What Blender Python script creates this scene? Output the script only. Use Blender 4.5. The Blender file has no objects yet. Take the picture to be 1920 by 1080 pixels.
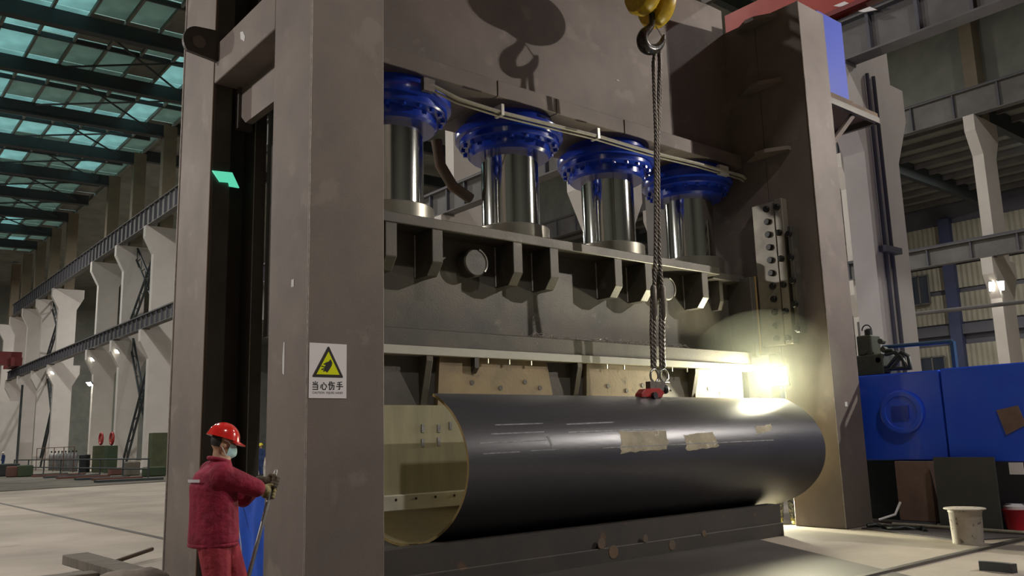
import bpy, bmesh, math, random
import numpy as np
from mathutils import Vector, Matrix, noise
random.seed(7)
scene = bpy.context.scene
COL = scene.collection
# ------------------------------------------------------------------ camera
F = 1600.0
EYE = Vector((0, 0, 1.6))
ex = Vector((2930 - 960, -(770 - 540), -F)).normalized()
ez = Vector((690 - 960, 540 + 8540.0, -F)); ez = (ez - ex * ez.dot(ex)).normalized()
ey = ez.cross(ex)
ROT = Matrix((ex, ey, ez))
cam = bpy.data.cameras.new('camera'); camo = bpy.data.objects.new('camera', cam)
COL.objects.link(camo); scene.camera = camo
cam.sensor_width = 36; cam.lens = F / 1920 * 36; cam.clip_end = 400
camo.matrix_world = Matrix.Translation(EYE) @ ROT.to_4x4()
# ------------------------------------------------------------------ world, exposure
w = bpy.data.worlds.new('dusk_sky'); scene.world = w; w.use_nodes = True
bg = w.node_tree.nodes['Background']
bg.inputs[0].default_value = (0.56, 0.80, 0.82, 1); bg.inputs[1].default_value = 2.7
vs = scene.view_settings
vs.view_transform = 'Standard'; vs.look = 'None'; vs.gamma = 1; vs.exposure = 0.4
vs.use_curve_mapping = False
# ------------------------------------------------------------------ lamps added to light the hall
def aim(o, target):
    o.rotation_euler = (Vector(target) - o.location).to_track_quat('-Z', 'Y').to_euler()
def spot(name, loc, target, watts, ang, col=(1, .93, .82), r=.25, blend=.5):
    l = bpy.data.lights.new(name, 'SPOT'); l.energy = watts; l.spot_size = math.radians(ang); l.spot_blend = blend
    l.color = col; l.shadow_soft_size = r
    o = bpy.data.objects.new(name, l); COL.objects.link(o); o.location = loc; aim(o, target); return o
def area(name, loc, target, watts, sx, sy, col=(1, .95, .88)):
    l = bpy.data.lights.new(name, 'AREA'); l.energy = watts; l.shape = 'RECTANGLE'; l.size = sx; l.size_y = sy; l.color = col
    o = bpy.data.objects.new(name, l); COL.objects.link(o); o.location = loc; aim(o, target); return o
# assumed floodlight, added in the next bay for the hook's shadow on the crown
ASSUMED_FLOOD = (23.0, -1.3, 10.6)
spot('assumed_floodlight_lamp', ASSUMED_FLOOD, (8, 8.5, 5.0), 9500, 75, (1, .93, .84), .14)
# unseen fill spots added on the left to light the side faces
spot('left_fill_lamp', (-9.0, 12.5, 10.5), (4, 10, 3), 3000, 80, (1, .95, .9), .4)
spot('left_fill_lamp', (-9.0, 26.0, 10.0), (15, 26, 4), 4200, 120, (1, .95, .88), .4)
spot('far_fill_lamp', (-9.0, 60.0, 12.0), (19, 80, 8), 2900, 110, (1, .96, .9), .4)
# unseen fill lamps added under the roof, without fixtures
for i, (x, y, p) in enumerate([(7, -10, 2200), (4, 26, 1500), (8, 52, 2400), (8, 84, 2200), (34, 4, 1600), (34, 30, 2000), (60, 20, 1500), (36, 90, 3500), (36, 125, 3500), (4, 120, 2500)]):
    area('roof_fill_lamp', (x, y, 19.5 if x > 50 else 25.0), (x, y, 0), p, 1.2, 1.2, (1, .95, .88))

# ------------------------------------------------------------------ helpers
def ray(px, py): return ROT @ Vector((px - 960, 540 - py, -F))
def on(px, py, ax, v):                     # pixel -> point on the plane axis = v
    r = ray(px, py); return EYE + r * ((v - EYE[ax]) / r[ax])
def depth(px, py, d): return EYE + ray(px, py) * (d / F)
ORI = {}
def tag(o, label=None, cat=None, group=None, kind=None):
    if label: o['label'] = label
    if cat: o['category'] = cat
    if group: o['group'] = group
    if kind: o['kind'] = kind
    return o
def thing(name, loc, label, cat, group=None, rz=0):
    o = bpy.data.objects.new(name, None); COL.objects.link(o); o.location = loc; o.rotation_euler.z = rz
    o.empty_display_size = .2
    ORI[o.name] = Vector(loc); return tag(o, label, cat, group)
def link(name, me, parent=None, loc=(0, 0, 0), rz=0):
    o = bpy.data.objects.new(name, me); COL.objects.link(o); o.parent = parent; o.location = loc; o.rotation_euler.z = rz
    ORI[o.name] = ORI[parent.name] if parent else Vector((0, 0, 0))
    return o
def copy_tree(o, parent=None):
    c = o.copy(); COL.objects.link(c); c.parent = parent
    for ch in list(o.children): copy_tree(ch, c)
    return c
class MB:
    def __init__(s): s.v = []; s.f = []
    def add(s, vs, fs):
        n = len(s.v); s.v += [Vector(p) for p in vs]; s.f += [[i + n for i in f] for f in fs]; return s
    def box(s, a, b):
        x0, y0, z0 = a; x1, y1, z1 = b
        return s.add([(x0,y0,z0),(x1,y0,z0),(x1,y1,z0),(x0,y1,z0),(x0,y0,z1),(x1,y0,z1),(x1,y1,z1),(x0,y1,z1)],
                     [(3,2,1,0),(4,5,6,7),(0,1,5,4),(1,2,6,5),(2,3,7,6),(3,0,4,7)])
    def prism(s, poly, ax, a, b):          # polygon in the two other axes (cyclic order), swept along ax
        def P(u, v, t): return ((t, u, v), (v, t, u), (u, v, t))[ax]
        n = len(poly)
        ar = sum(poly[i][0]*poly[(i+1)%n][1]-poly[(i+1)%n][0]*poly[i][1] for i in range(n))
        if ar < 0: poly = poly[::-1]
        if a > b: a, b = b, a
        vs = [P(u, v, a) for u, v in poly] + [P(u, v, b) for u, v in poly]
        return s.add(vs, [list(range(n))[::-1], list(range(n, 2*n))] + [(i, (i+1)%n, n+(i+1)%n, n+i) for i in range(n)])
    def lathe(s, prof, c=(0,0,0), axis='Z', n=32):   # prof: (radius, height) list, open
        c = Vector(c); vs = []; fs = []
        for r, h in prof:
            for k in range(n):
                a = 2*math.pi*k/n; p = Vector((r*math.cos(a), r*math.sin(a), h))
                if axis == 'X': p = Vector((p.z, p.x, p.y))
                if axis == 'Y': p = Vector((p.y, p.z, p.x))
                vs.append(c + p)
        m = len(prof)
        for i in range(m - 1):
            for k in range(n): fs.append((i*n+k, i*n+(k+1)%n, (i+1)*n+(k+1)%n, (i+1)*n+k))
        fs.append(list(range(n))[::-1]); fs.append([(m-1)*n+k for k in range(n)])
        return s.add(vs, fs)
    def cyl(s, a, b, r, r2=None, n=16):
        return s.tube([a, b], [r, r if r2 is None else r2], n)
    def tube(s, pts, r, n=8, closed=False):
        pts = [Vector(p) for p in pts]; m = len(pts)
        rr = r if isinstance(r, (list, tuple)) else [r]*m
        vs = []; fs = []; up = None
        for i in range(m):
            if closed: t = (pts[(i+1)%m] - pts[i-1]).normalized()
            else: t = (pts[min(i+1, m-1)] - pts[max(i-1, 0)]).normalized()
            if up is None:
                up = Vector((0,0,1)) if abs(t.z) < .9 else Vector((1,0,0))
            u = t.cross(up).normalized(); v = u.cross(t).normalized(); up = v
            for k in range(n):
                a = 2*math.pi*k/n; vs.append(pts[i] + (u*math.cos(a) + v*math.sin(a))*rr[i])
        for i in range(m if closed else m-1):
            j = (i+1) % m
            for k in range(n): fs.append((i*n+k, i*n+(k+1)%n, j*n+(k+1)%n, j*n+k))
        if not closed:
            fs.append(list(range(n))[::-1]); fs.append([(m-1)*n+k for k in range(n)])
        return s.add(vs, fs)
    def ball(s, c, r, n=12, m=8, R=None):
        c = Vector(c); r = Vector(r) if hasattr(r, '__len__') else Vector((r,r,r)); vs = []; fs = []
        for i in range(m+1):
            th = math.pi*i/m
            for k in range(n):
                a = 2*math.pi*k/n
                p = Vector((math.sin(th)*math.cos(a)*r.x, math.sin(th)*math.sin(a)*r.y, -math.cos(th)*r.z))
                vs.append(c + (R @ p if R else p))
        for i in range(m):
            for k in range(n): fs.append((i*n+k, i*n+(k+1)%n, (i+1)*n+(k+1)%n, (i+1)*n+k))
        return s.add(vs, fs)
    def capsule(s, a, b, r0, r1, n=12):
        a = Vector(a); b = Vector(b); t = (b-a).normalized(); L = (b-a).length
        pts = []; rr = []
        for k in range(5):
            q = math.pi/2*(k/4); pts.append(a - t*r0*math.cos(q)); rr.append(max(r0*math.sin(q), 1e-3))
        for k in range(5):
            q = math.pi/2*(k/4); pts.append(b + t*r1*math.sin(q)); rr.append(max(r1*math.cos(q), 1e-3))
        return s.tube(pts, rr, n)
    def mesh(s, name, mat, off=Vector((0,0,0)), smooth=None, bevel=0):
        me = bpy.data.meshes.new(name)
        me.from_pydata([tuple(p - off) for p in s.v], [], s.f)
        me.update()
        bm = bmesh.new(); bm.from_mesh(me)
        bmesh.ops.remove_doubles(bm, verts=bm.verts, dist=1e-5)
        bmesh.ops.recalc_face_normals(bm, faces=bm.faces)
        if bevel:
            es = [e for e in bm.edges if len(e.link_faces) == 2 and e.calc_face_angle(0) > .6]
            bmesh.ops.bevel(bm, geom=es, offset=bevel, segments=1, affect='EDGES', clamp_overlap=True)
        bm.to_mesh(me); bm.free()
        if smooth:
            me.shade_smooth(); me.set_sharp_from_angle(angle=math.radians(smooth))
        for m in (mat if isinstance(mat, list) else [mat]): me.materials.append(m)
        return me
    def build(s, name, mat, parent=None, smooth=None, bevel=0):
        off = ORI[parent.name] if parent else Vector((0,0,0))
        return link(name, s.mesh(name, mat, off, smooth, bevel), parent)
def BX(a, b): return MB().box(a, b)

# ------------------------------------------------------------------ materials
def mat(name, c1, rough=.6, metal=0., c2=None, scale=3., detail=5., bump=0., bscale=40., spec=.5, emit=None, estr=0, stretch=None, c3=None, c3at=.62, coat=0., lo=.35, hi=.68):
    m = bpy.data.materials.new(name); m.use_nodes = True; nt = m.node_tree; N = nt.nodes; L = nt.links
    b = N['Principled BSDF']
    b.inputs['Base Color'].default_value = (*c1, 1); b.inputs['Roughness'].default_value = rough
    b.inputs['Metallic'].default_value = metal; b.inputs['Specular IOR Level'].default_value = spec
    b.inputs['Coat Weight'].default_value = coat
    tc = N.new('ShaderNodeTexCoord'); src = tc.outputs['Object']
    if stretch:
        mp = N.new('ShaderNodeMapping'); mp.inputs['Scale'].default_value = stretch; L.new(src, mp.inputs['Vector']); src = mp.outputs[0]
    if c2:
        n = N.new('ShaderNodeTexNoise'); n.inputs['Scale'].default_value = scale; n.inputs['Detail'].default_value = detail; n.inputs['Roughness'].default_value = .62
        L.new(src, n.inputs['Vector'])
        r = N.new('ShaderNodeValToRGB'); r.color_ramp.elements[0].position = lo; r.color_ramp.elements[1].position = hi
        r.color_ramp.elements[0].color = (*c1, 1); r.color_ramp.elements[1].color = (*c2, 1)
        L.new(n.outputs['Fac'], r.inputs[0]); out = r.outputs[0]
        if c3:
            n3 = N.new('ShaderNodeTexNoise'); n3.inputs['Scale'].default_value = scale*2.3; n3.inputs['Detail'].default_value = 8
            L.new(src, n3.inputs['Vector'])
            r3 = N.new('ShaderNodeValToRGB'); r3.color_ramp.elements[0].position = c3at; r3.color_ramp.elements[1].position = c3at+.07
            L.new(n3.outputs['Fac'], r3.inputs[0])
            mx = N.new('ShaderNodeMix'); mx.data_type = 'RGBA'; mx.inputs[7].default_value = (*c3, 1)
            L.new(r3.outputs[0], mx.inputs[0]); L.new(out, mx.inputs[6]); out = mx.outputs[2]
        L.new(out, b.inputs['Base Color'])
        mr = N.new('ShaderNodeMapRange'); mr.inputs[3].default_value = max(.02, rough-.08); mr.inputs[4].default_value = min(1, rough+.08)
        L.new(n.outputs['Fac'], mr.inputs[0]); L.new(mr.outputs[0], b.inputs['Roughness'])
    if bump:
        n2 = N.new('ShaderNodeTexNoise'); n2.inputs['Scale'].default_value = bscale; n2.inputs['Detail'].default_value = 4
        L.new(src, n2.inputs['Vector'])
        bp = N.new('ShaderNodeBump'); bp.inputs['Strength'].default_value = bump; bp.inputs['Distance'].default_value = .02
        L.new(n2.outputs['Fac'], bp.inputs['Height']); L.new(bp.outputs[0], b.inputs['Normal'])
    if emit:
        b.inputs['Emission Color'].default_value = (*emit, 1); b.inputs['Emission Strength'].default_value = estr
    return m
M = {}
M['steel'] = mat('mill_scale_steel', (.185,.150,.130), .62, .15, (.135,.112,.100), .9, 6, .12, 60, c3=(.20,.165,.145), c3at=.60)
M['steel_side'] = M['steel']
M['steel_dark'] = mat('oily_or_shaded_steel', (.075,.068,.060), .5, .25, (.115,.103,.09), 1.6, 6, .12, 50)  # oily parts; on the rear columns its dark tone stands in for shade
M['rust'] = mat('rusty_steel', (.15,.085,.045), .75, .1, (.10,.078,.062), 2.5, 6, .15, 40)
M['ram'] = mat('oily_ram_steel', (.112,.098,.078), .48, .3, (.07,.066,.06), 1.3, 6, .12, 45, c3=(.15,.135,.11), c3at=.64)
M['weld'] = mat('weld_bead', (.36,.32,.29), .55, .2, (.24,.21,.19), 12, 4)
M['guide'] = mat('guide_steel', (.27,.245,.205), .45, .35, (.20,.18,.15), 2.5, 5)
M['bright'] = mat('machined_steel', (.62,.61,.54), .34, .45, (.48,.47,.41), 2.5, 5, stretch=(.4,1,1))
M['chrome'] = mat('chromed_rod', (.62,.62,.60), .09, 1.0, (.52,.52,.50), 1.2, 3, stretch=(1,1,.15))
M['ring'] = mat('turned_ring_steel', (.34,.32,.27), .35, .75, (.26,.245,.2), 2, 4)
M['blue'] = mat('blue_cylinder_paint', (.008,.035,.36), .22, 0, (.012,.05,.45), 1.5, 4, .03, 20, coat=.4)
M['bluem'] = mat('blue_machine_paint', (.022,.085,.72), .25, 0, (.03,.11,.75), .8, 4, .03, 12, coat=.3)
M['pipe'] = mat('pipe_outer_scale', (.060,.060,.072), .33, .35, (.085,.083,.092), 1.2, 6, .06, 30, stretch=(.25,1,1))
M['pipe_in'] = mat('pipe_inner_rust', (.28,.21,.09), .7, .1, (.20,.17,.09), 1.2, 6)
M['rim'] = mat('pipe_cut_edge', (.38,.27,.09), .5, .4, (.24,.18,.08), 5, 4)
M['punch'] = mat('punch_tan_steel', (.30,.225,.125), .6, .2, (.20,.155,.095), 1.6, 6, .08, 30, c3=(.14,.10,.065), c3at=.66)
M['punchlow'] = mat('punch_lower_steel', (.34,.31,.19), .6, .1, (.25,.23,.145), 2.2, 6, stretch=(2.5,1,.5))
M['nose'] = mat('punch_nose_steel', (.66,.64,.55), .45, .2, (.52,.50,.43), 3, 5)
M['bed'] = mat('bed_black_rusty', (.040,.036,.034), .6, .2, (.06,.05,.043), 1.4, 6, .1, 40, c3=(.13,.07,.04), c3at=.66)
M['white'] = mat('white_column_paint', (.64,.60,.565), .75, 0, (.55,.515,.48), .5, 5)
M['girder'] = mat('grey_girder_paint', (.145,.14,.138), .6, .1, (.10,.097,.095), .8, 5)
M['beam'] = mat('dark_roof_steel', (.035,.045,.05), .6, .1, (.05,.06,.062), .8, 4)
M['brown'] = mat('brown_upper_column', (.22,.18,.12), .7, 0, (.17,.14,.10), .6, 4)
M['deck'] = mat('opaque_roof_sheet', (.24,.25,.22), .8, 0, (.17,.18,.16), .5, 4)
M['floor'] = mat('workshop_concrete', (.38,.33,.27), .75, 0, (.24,.205,.17), .35, 8, .08, 6, c3=(.22,.19,.165), c3at=.66)
M['dirt'] = mat('dirty_floor', (.13,.115,.09), .9, 0, (.055,.048,.038), .5, 7, .25, 3)
M['darkfloor'] = mat('dark_floor', (.050,.044,.039), .6, .1, (.075,.066,.058), 1.2, 7, .1, 20)
M['siding'] = mat('siding_panel', (.34,.32,.25), .7, 0, (.27,.255,.20), .5, 4)
M['sidebg'] = mat('dark_wall_steel', (.10,.10,.12), .7, 0, (.08,.08,.10), .5, 4)
M['navy'] = mat('navy_column', (.05,.06,.14), .6, 0, (.04,.05,.10), .5, 4)
M['glass'] = mat('dark_window_glass', (.03,.04,.06), .1, 0, spec=.8)
M['red'] = mat('red_crane_paint', (.42,.035,.022), .45, 0, (.33,.03,.02), 1, 4)
M['darkred'] = mat('dull_red_crane_paint', (.20,.02,.02), .5, 0, (.16,.018,.018), 1, 4)
M['yellow'] = mat('yellow_hook_paint', (.62,.40,.015), .4, 0, (.40,.27,.02), 14, 5, .1, 30, c3=(.14,.10,.03), c3at=.64)
M['hook'] = mat('forged_hook', (.045,.042,.042), .28, .6, (.07,.065,.06), 8, 4)
M['rope'] = mat('wire_rope', (.20,.175,.155), .45, .6, (.11,.095,.085), 30, 4)
M['shackle'] = mat('galvanised_shackle', (.45,.45,.43), .25, .9)
M['clampred'] = mat('red_clamp_paint', (.42,.025,.02), .4, 0, (.25,.02,.02), 9, 4)
M['black'] = mat('black_rubber', (.015,.015,.016), .5)
M['bolt'] = mat('black_bolt', (.018,.017,.016), .4, .4)
M['cable'] = mat('pale_cable', (.30,.28,.22), .5, 0, (.22,.2,.16), 4, 4)
M['signw'] = mat('sign_white', (.80,.76,.78), .4)
M['signk'] = mat('sign_black', (.02,.016,.016), .5)
M['signy'] = mat('sign_yellow', (.72,.78,.0), .4)
M['jacket'] = mat('crimson_jacket', (.30,.010,.042), .85, 0, (.16,.006,.024), 7, 5, 1.0, 15)
M['trouser'] = mat('red_trousers', (.38,.035,.055), .85, 0, (.22,.018,.032), 6, 5, 1.0, 12)
M['helmet'] = mat('red_helmet', (.62,.022,.018), .16, 0, coat=.6)
M['skin'] = mat('skin', (.42,.25,.155), .5, 0, (.36,.20,.12), 6, 3)
M['hair'] = mat('black_hair', (.012,.010,.009), .6)
M['mask'] = mat('pale_mask', (.50,.85,.90), .7, 0, (.50,.78,.80), 8, 3)
M['strap'] = mat('white_strap', (.7,.7,.7), .6)
M['reflect'] = mat('reflective_stripe', (.55,.52,.56), .35)
M['glove'] = mat('work_glove', (.30,.26,.12), .9, 0, (.14,.115,.06), 14, 5, .3, 60)
M['gloved'] = mat('dirty_glove_palm', (.06,.048,.035), .9, 0, (.10,.08,.05), 14, 5, .3, 60)
M['barst'] = mat('worn_bar_steel', (.26,.25,.24), .4, .6, (.16,.15,.145), 8, 4)
M['tarp'] = mat('blue_sheet', (.012,.10,.62), .45, 0, (.008,.06,.42), 3, 5, .3, 6)
M['camo'] = mat('camouflage_cloth', (.10,.11,.09), .9, 0, (.035,.035,.04), 12, 3, lo=.48, hi=.52, c3=(.22,.21,.17), c3at=.55)
M['shoe'] = mat('pale_yellow_shoe', (.62,.60,.20), .7)
M['navycloth'] = mat('blue_workwear', (.025,.05,.16), .85, 0, (.018,.04,.12), 5, 4)
M['yhelm'] = mat('yellow_helmet', (.70,.62,.04), .3)
M['whelm'] = mat('white_helmet', (.8,.8,.82), .3)
M['timber'] = mat('weathered_timber', (.16,.14,.115), .85, 0, (.10,.088,.072), 3, 6, .25, 18, stretch=(1,6,1))
M['sack'] = mat('dusty_sack', (.24,.20,.165), .9, 0, (.16,.13,.105), 4, 6, .4, 12)
M['green'] = mat('green_cabinet', (.07,.08,.035), .7, 0, (.05,.06,.03), 2, 4)
M['dgreen'] = mat('dark_green_bin', (.03,.055,.025), .7, 0, (.045,.06,.03), 2, 4)
M['drum'] = mat('dark_drum', (.02,.024,.026), .5)
M['gas'] = mat('grey_gas_cylinder', (.24,.24,.245), .4, .3, (.17,.17,.175), 2, 4)
M['bluecab'] = mat('blue_cabinet', (.02,.035,.12), .6)
M['cart'] = mat('rusty_cart', (.16,.06,.045), .8, 0, (.10,.05,.04), 2, 4)
M['bucketp'] = mat('spattered_bucket', (.55,.50,.44), .6, 0, (.42,.37,.32), 6, 5, c3=(.16,.14,.13), c3at=.60)
M['redb'] = mat('red_bucket', (.55,.012,.03), .4)
M['boxpanel'] = mat('dark_sheet_panel', (.055,.056,.056), .7, .1, (.075,.075,.075), 2, 4)
M['brick'] = mat('rusty_block', (.21,.135,.11), .8, 0, (.15,.095,.08), 3, 6, .2, 30)
M['valve'] = mat('green_valve_block', (.05,.06,.045), .5, .3, (.08,.085,.06), 5, 4)
M['hose'] = mat('black_hose', (.018,.024,.022), .45)
M['tealpipe'] = mat('blue_pipe_paint', (.03,.08,.16), .4)
M['paper'] = mat('yellowed_paper', (.40,.345,.235), .7, 0, (.24,.21,.15), 5, 6, c3=(.48,.43,.33), c3at=.60)
M['chalk'] = mat('chalk_mark', (.55,.54,.54), .8)
M['chalkd'] = mat('worn_chalk', (.30,.30,.31), .6, 0, (.12,.12,.125), 14, 5)
def lampmat(name, c, s):
    m = bpy.data.materials.new(name); m.use_nodes = True
    b = m.node_tree.nodes['Principled BSDF']; b.inputs['Base Color'].default_value = (.8,.8,.8,1)
    b.inputs['Emission Color'].default_value = (*c, 1); b.inputs['Emission Strength'].default_value = s; return m
M['lampglow'] = lampmat('lamp_lens', (1, .95, .70), 22)
M['lampwhite'] = lampmat('flood_lens', (1, .95, .80), 45)
M['greenpatch'] = lampmat('green_light_patch', (.08, .85, .52), .55)
# translucent roof sheet: passes the dusk sky
def skylight(name, c, t):
    m = bpy.data.materials.new(name); m.use_nodes = True; nt = m.node_tree; N = nt.nodes; L = nt.links
    for n in list(N): N.remove(n)
    o = N.new('ShaderNodeOutputMaterial'); mx = N.new('ShaderNodeMixShader'); d = N.new('ShaderNodeBsdfDiffuse'); tr = N.new('ShaderNodeBsdfTranslucent')
    tc = N.new('ShaderNodeTexCoord'); ns = N.new('ShaderNodeTexNoise'); ns.inputs['Scale'].default_value = .45; ns.inputs['Detail'].default_value = 6
    r = N.new('ShaderNodeValToRGB'); r.color_ramp.elements[0].position = .3; r.color_ramp.elements[1].position = .7
    r.color_ramp.elements[0].color = (*[k*.6 for k in c], 1); r.color_ramp.elements[1].color = (*c, 1)
    L.new(tc.outputs['Object'], ns.inputs['Vector']); L.new(ns.outputs['Fac'], r.inputs[0])
    L.new(r.outputs[0], d.inputs[0]); L.new(r.outputs[0], tr.inputs[0]); mx.inputs[0].default_value = t
    L.new(d.outputs[0], mx.inputs[1]); L.new(tr.outputs[0], mx.inputs[2]); L.new(mx.outputs[0], o.inputs[0]); return m
M['sky1'] = skylight('translucent_roof_sheet', (.58,.74,.72), .55)
M['sky2'] = skylight('dirty_roof_sheet', (.42,.50,.45), .38)

# ------------------------------------------------------------------ the setting
fl = tag(BX((-14, -32, -.3), (72, 152, 0)).build('floor', M['floor']), kind='structure')
ds = MB()
pts = [(18.6, 46), (2, 42), (-13.9, 44), (-13.9, 128), (18.6, 128)]
ds.prism(pts, 2, .0, .03).build('trim_1', M['dirt']); tag(bpy.data.objects['trim_1'], kind='structure')
tag(MB().prism([(2.0,3.0),(8.6,3.0),(9.58,4.87),(11.47,8.2),(11.6,9.4),(4.7,9.4),(4.7,7.74),(2.0,7.74)], 2, 0, .012).build('trim_2', M['darkfloor']), kind='structure')  # dark floor area before the press, with one slanted edge
# floor joints seen at the left and the trench edge at the right are built as thin strips
jm = BX((0, 12.5, 0), (.12, 43, .006)).mesh('floor_joint', M['darkfloor'])
link('floor_joint', jm, fl, (5.2, 0, 0)); link('floor_joint', jm, fl, (-3.2, 0, 0))
ORI['floor'] = Vector((0,0,0))
wl = lambda n, a, b, m: tag(BX(a, b).build(n, m), kind='structure')
wl('wall_left', (-14.4, -32, 0), (-14, 152, 29), M['deck'])
wl('wall_back', (-14, -32.4, 0), (72, -32, 29), M['deck'])
wl('wall_far', (-14, 152, 0), (72, 152.4, 29), M['deck'])
wr = wl('wall_right', (72, -32, 0), (72.4, 152, 29), M['sidebg']); ORI['wall_right'] = Vector((0,0,0))

# ceiling of the left bay: deck outside the view, single sheets inside it, purlins and beams as pieces
PITCH = .03
def zr(x): return 27.5 + PITCH * (x - 19.2)
ceil = MB()
def sheet(mb, x0, x1, y0, y1, t=.08):
    a, b = zr(x0), zr(x1)
    mb.add([(x0,y0,a),(x1,y0,b),(x1,y1,b),(x0,y1,a),(x0,y0,a+t),(x1,y0,b+t),(x1,y1,b+t),(x0,y1,a+t)],
           [(3,2,1,0),(4,5,6,7),(0,1,5,4),(1,2,6,5),(2,3,7,6),(3,0,4,7)])
sheet(ceil, -14.4, 3, -32, 152); sheet(ceil, 3, 21, -32, 43.8); sheet(ceil, 3, 21, 123.8, 152); sheet(ceil, 21, 51, -32, 152)
ceiling = tag(ceil.build('ceiling', M['deck']), kind='structure'); ORI['ceiling'] = Vector((0,0,0))
pan = MB()
L_, W_ = 3.9, 1.94
pan.add([(0,0,0),(W_,0,PITCH*W_),(W_,L_,PITCH*W_),(0,L_,0),(0,0,.05),(W_,0,PITCH*W_+.05),(W_,L_,PITCH*W_+.05),(0,L_,.05)],
        [(3,2,1,0),(4,5,6,7),(0,1,5,4),(1,2,6,5),(2,3,7,6),(3,0,4,7)])
pm = [pan.mesh('roof_sheet', M[k]) for k in ('sky1', 'sky2', 'deck')]
rnd = random.Random(3)
for i in range(9):
    for j in range(20):
        x = 3 + 2*i; y = 43.8 + 4*j
        tan = (10 <= x <= 15 and y < 66) or (x > 17)
        k = 2 if (tan and rnd.random() < .45) else (1 if tan or (y > 72 and rnd.random() < .8) or rnd.random() < .12 else 0)
        link('roof_sheet', pm[k], ceiling, (x + .03, y + .05, zr(x) + .02))
pu = BX((-.07, 43.8, -.30), (.07, 123.8, -.02)).mesh('purlin', M['deck'])
for i in range(10): link('purlin', pu, ceiling, (3 + 2*i, 0, zr(3 + 2*i)))
def tilt_box(x0, x1, y0, y1, dz0, dz1):
    mb = MB(); a, b = zr(x0), zr(x1)
    return mb.add([(x0,y0,a+dz0),(x1,y0,b+dz0),(x1,y1,b+dz0),(x0,y1,a+dz0),(x0,y0,a+dz1),(x1,y0,b+dz1),(x1,y1,b+dz1),(x0,y1,a+dz1)],
           [(3,2,1,0),(4,5,6,7),(0,1,5,4),(1,2,6,5),(2,3,7,6),(3,0,4,7)])
bmh = tilt_box(-14, 20.4, -.16, .16, -1.25, -.32); bmh.add(*(lambda q: (q.v, q.f))(tilt_box(-14, 20.4, -.3, .3, -1.32, -1.22)))
bmm = bmh.mesh('roof_beam', M['beam'])
gim = tilt_box(-14, 20.4, -.08, .08, -.35, -.05).mesh('roof_girt', M['beam'])
COLY = [10.35] + [19.85 + 8*k for k in range(0, 13)]     # Y of the columns of the middle row
for y in COLY:
    if y > 40:
        link('roof_beam', bmm, ceiling, (0, y, 0))
        link('roof_girt', gim, ceiling, (0, y + 4, 0))
rod = MB()
for s in (-1, 1):
    rod.cyl((19.6, 4 - 4*s, zr(19.6) - 1.0), (11.0, 4 + 4*s, zr(11) - .45), .07, n=6)
rdm = rod.mesh('roof_bracing', M['beam'])
for y in COLY:
    if 50 < y < 100: link('roof_bracing', rdm, ceiling, (0, y, 0))
# right bays
cr = tag(BX((51, -32, 20.0), (72.4, 152, 20.2)).build('ceiling_right', M['deck']), kind='structure'); ORI['ceiling_right'] = Vector((0,0,0))
wl('wall_clerestory', (51, -32, 20.2), (51.3, 152, 28.6), M['deck'])
rb = BX((-.09, -10, 19.6), (.09, 80, 20.0)).mesh('roof_rib', M['girder'])
for i in range(9): link('roof_rib', rb, cr, (52.5 + 2.2*i, 0, 0))
rb2 = BX((51, -.2, 18.9), (72, .2, 20.0)).mesh('roof_beam', M['beam'])
for y in (10.6, 18.6, 26.6, 34.6, 42.6, 50.6): link('roof_beam', rb2, cr, (0, y, 0))
rb3 = BX((21, -.25, zr(30)-1.2), (51, .25, zr(30)-.2)).mesh('roof_beam', M['beam'])
for y in COLY[:9]: link('roof_beam', rb3, ceiling, (0, y, 0))
# wall of the far right bay: corrugated sheets between navy posts
def corr(w, h, n):
    mb = MB(); k = 2*n
    vs = []; 
    for i in range(k+1):
        xo = -.06 if i % 2 else 0
        vs += [(xo, w*i/k, 0), (xo, w*i/k, h)]
    vs2 = [(.05, 0, 0), (.05, 0, h), (.05, w, 0), (.05, w, h)]
    fs = [(2*i, 2*i+1, 2*i+3, 2*i+2) for i in range(k)]
    b = len(vs)
    fs += [(b, b+2, b+3, b+1)]
    return mb.add(vs + vs2, fs)
sm = [corr(3.7, h, 9).mesh('siding_sheet', M['siding']) for h in (2.4, 1.9, 3.0)]
rows = [(0.2, 2), (3.4, 0), (6.3, 1), (10.0, 0), (12.8, 1), (15.2, 2)]
for j in range(10):
    for z, k in rows:
        link('siding_sheet', sm[k], wr, (71.9, 6 + 4.0*j + .15, z))
for y in (6, 22, 30, 38):
    p = BX((71.3, y-.35, 0), (71.98, y+.55, 18.6)).build('wall_post', M['navy'], wr)
for z, h in ((9.0, .8), (14.85, .3), (5.95, .25)):
    BX((71.55, 4, z), (71.97, 50, z+h)).build('wall_rail', M['sidebg'], wr)
def window(n, y0, y1, z0, z1):
    o = tag(BX((71.6, y0, z0), (71.7, y1, z1)).build('window_%d' % n, M['glass']), kind='structure'); ORI[o.name] = Vector((0,0,0))
    f = MB()
    for a in (y0, (y0+y1)/2, y1): f.box((71.52, a-.06, z0), (71.6, a+.06, z1))
    for z in (z0, z1): f.box((71.52, y0, z-.06), (71.6, y1, z+.06))
    f.build('window_frame', M['girder'], o)
p = on(1722, 545, 0, 71.6); window(1, p.y-.9, p.y+.7, p.z-1.2, p.z+1.2)
p = on(1752, 690, 0, 71.6); window(2, p.y-.9, p.y+1.1, p.z-1.0, p.z+.9)

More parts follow.
